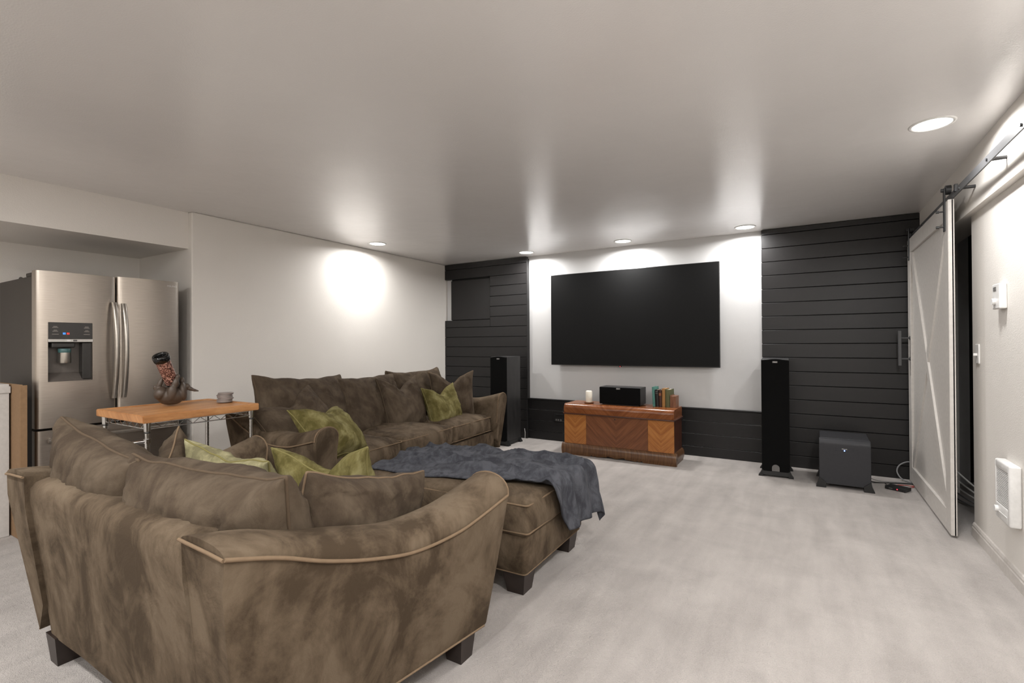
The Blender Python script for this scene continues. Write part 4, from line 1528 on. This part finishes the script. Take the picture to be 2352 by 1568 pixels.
# pull handle at the far edge
hd = dbox('pull_handle', 0.684, 0.706, 5.465, 5.500, 1.032, 1.340, 'rail_metal', 0.002)
for z in (1.092, 1.275):
    c = Vector(bd.location)
    MB().tube([(0.704 - c.x, 5.483 - c.y, z - c.z), (DX0 + 0.001 - c.x, 5.483 - c.y, z - c.z)], 0.0085, 10).build('standoff', 'rail_metal', hd, True, 40)
    MB().tube([(DX0 - 0.004 - c.x, 5.483 - c.y, z - c.z), (DX0 + 0.002 - c.x, 5.483 - c.y, z - c.z)], 0.017, 12).build('rosette', 'black_metal', hd, True, 40)
# hangers
for y in (DY0 + 0.075, DY1 - 0.09):
    h = dbox('hanger_strap', DX0 - 0.007, DX0, y - 0.020, y + 0.020, 1.955, 2.235, 'black_metal', 0.002)
    c = Vector(bd.location)
    MB().tube([(DX0 + 0.002 - c.x, y - c.y, 2.222 - c.z), (DX0 + 0.030 - c.x, y - c.y, 2.222 - c.z)], 0.030, 20).build('wheel', 'black_metal', h, True, 40)
    MB().tube([(DX0 - 0.020 - c.x, y - c.y, 2.222 - c.z), (DX0 + 0.001 - c.x, y - c.y, 2.222 - c.z)], 0.012, 10).build('axle_bolt', 'black_metal', h, True, 40)
    for z in (1.985, 2.085):
        MB().tube([(DX0 - 0.045 - c.x, y - c.y, z - c.z), (DX0 - 0.030 - c.x, y - c.y, z - c.z), (DX0 - 0.029 - c.x, y - c.y, z - c.z), (DX0 + 0.004 - c.x, y - c.y, z - c.z)], [0.009, 0.009, 0.005, 0.005], 10).build('bolt', 'black_metal', h, True, 40)
rl = thing('barn_door_rail', 'long flat black steel rail above the barn door', 'rail', (0.795, 3.6, 2.17))
MB().bbox(-0.0035, 0.0035, -1.75, 1.98, -0.022, 0.024, 0.001, 1).build('bar', 'rail_metal', rl)
for y in (1.85, 1.45, 0.95, 0.34, -0.20, -0.67, -1.15, -1.6):
    s_ = MB().tube([(0.003, y, 0.0), (0.071, y, 0.0)], 0.010, 10)
    s_.build('spacer', 'black_metal', rl, True, 40)
    MB().tube([(-0.009, y, 0.0), (-0.003, y, 0.0)], 0.008, 6).build('bolt', 'black_metal', rl, True, 40)
for y in (0.42, 1.96):
    MB().bbox(-0.012, 0.006, y - 0.012, y + 0.012, 0.0, 0.046, 0.002, 1).build('stop', 'black_metal', rl)

# ------------------------------------------------------------------ fittings on the right wall
th = thing('thermostat', 'white dial thermostat high on the wall near the barn door', 'thermostat', (XR, 3.63, 1.485))
MB().bbox(-0.032, 0.0, -0.058, 0.058, -0.068, 0.068, 0.005, 2).build('cover', 'white_plastic', th)
MB().tube([(-0.046, 0.012, -0.028), (-0.031, 0.012, -0.028)], 0.018, 18).build('dial', 'white_plastic', th, True, 40)
MB().bbox(-0.034, -0.030, -0.010, 0.034, 0.030, 0.052, 0.001, 1).build('scale_window', 'grey_plastic', th)
sw = thing('light_switch', 'small white light switch beside the closet opening', 'switch', (XR, 4.10, 1.165))
MB().bbox(-0.007, 0.0, -0.037, 0.037, -0.060, 0.060, 0.003, 2).build('plate', 'white_plastic', sw)
MB().bbox(-0.024, -0.005, -0.005, 0.005, -0.012, 0.004, 0.002, 1).build('toggle', 'white_plastic', sw)
ht = thing('wall_heater', 'white louvred electric wall heater low on the wall', 'heater', (XR, 3.50, 0.462))
hy_, hz_ = 0.112, 0.155
fr_ = MB()
fr_.bbox(-0.048, 0.0, -hy_, -hy_ + 0.03, -hz_, hz_, 0.010, 3).bbox(-0.048, 0.0, hy_ - 0.022, hy_, -hz_, hz_, 0.010, 3)
fr_.bbox(-0.048, 0.0, -hy_ + 0.01, hy_ - 0.01, hz_ - 0.045, hz_, 0.010, 3).bbox(-0.048, 0.0, -hy_ + 0.01, hy_ - 0.01, -hz_, -hz_ + 0.085, 0.010, 3)
fr_.build('housing', 'white_plastic', ht, True, 40)
MB().box(-0.020, 0.0, -hy_ + 0.015, hy_ - 0.015, -hz_ + 0.05, hz_ - 0.02).build('heater_core', 'gap_shade', ht)  # backing coloured dark to give the louvre gaps their shade
for k in range(21):
    z = -hz_ + 0.090 + k * 0.0088
    MB().bbox(-0.046, -0.030, -hy_ + 0.027, hy_ - 0.019, z, z + 0.0048, 0.001, 1).build('louvre', 'white_plastic', ht)
MB().tube([(-0.062, 0.066, -hz_ + 0.050), (-0.046, 0.066, -hz_ + 0.050)], 0.017, 18).build('knob', 'white_plastic', ht, True, 40)
MB().bbox(-0.050, -0.046, -0.075, 0.045, -hz_ + 0.038, -hz_ + 0.044, 0.001, 1).build('scale_line', 'white_plastic', ht)

# outlet box in the low planks
ou = thing('outlet_box', 'black outlet box in the low planks beside the chest', 'outlet', (-2.718, YB - 0.02, 0.30))
MB().bbox(-0.078, 0.078, -0.007, 0.0, 0.038, 0.046, 0.001, 1).bbox(-0.078, 0.078, -0.007, 0.0, -0.050, -0.044, 0.001, 1).bbox(-0.078, -0.070, -0.007, 0.0, -0.05, 0.046, 0.001, 1).bbox(0.070, 0.078, -0.007, 0.0, -0.05, 0.046, 0.001, 1).build('frame', 'black_plastic', ou)
MB().box(-0.072, 0.072, -0.002, 0.0, -0.045, 0.04).build('back_plate', 'joint_black', ou)
for x in (-0.045, -0.015, 0.02):
    MB().bbox(x - 0.010, x + 0.010, -0.009, -0.001, -0.042, -0.020, 0.001, 1).build('connector', 'grey_plastic', ou)
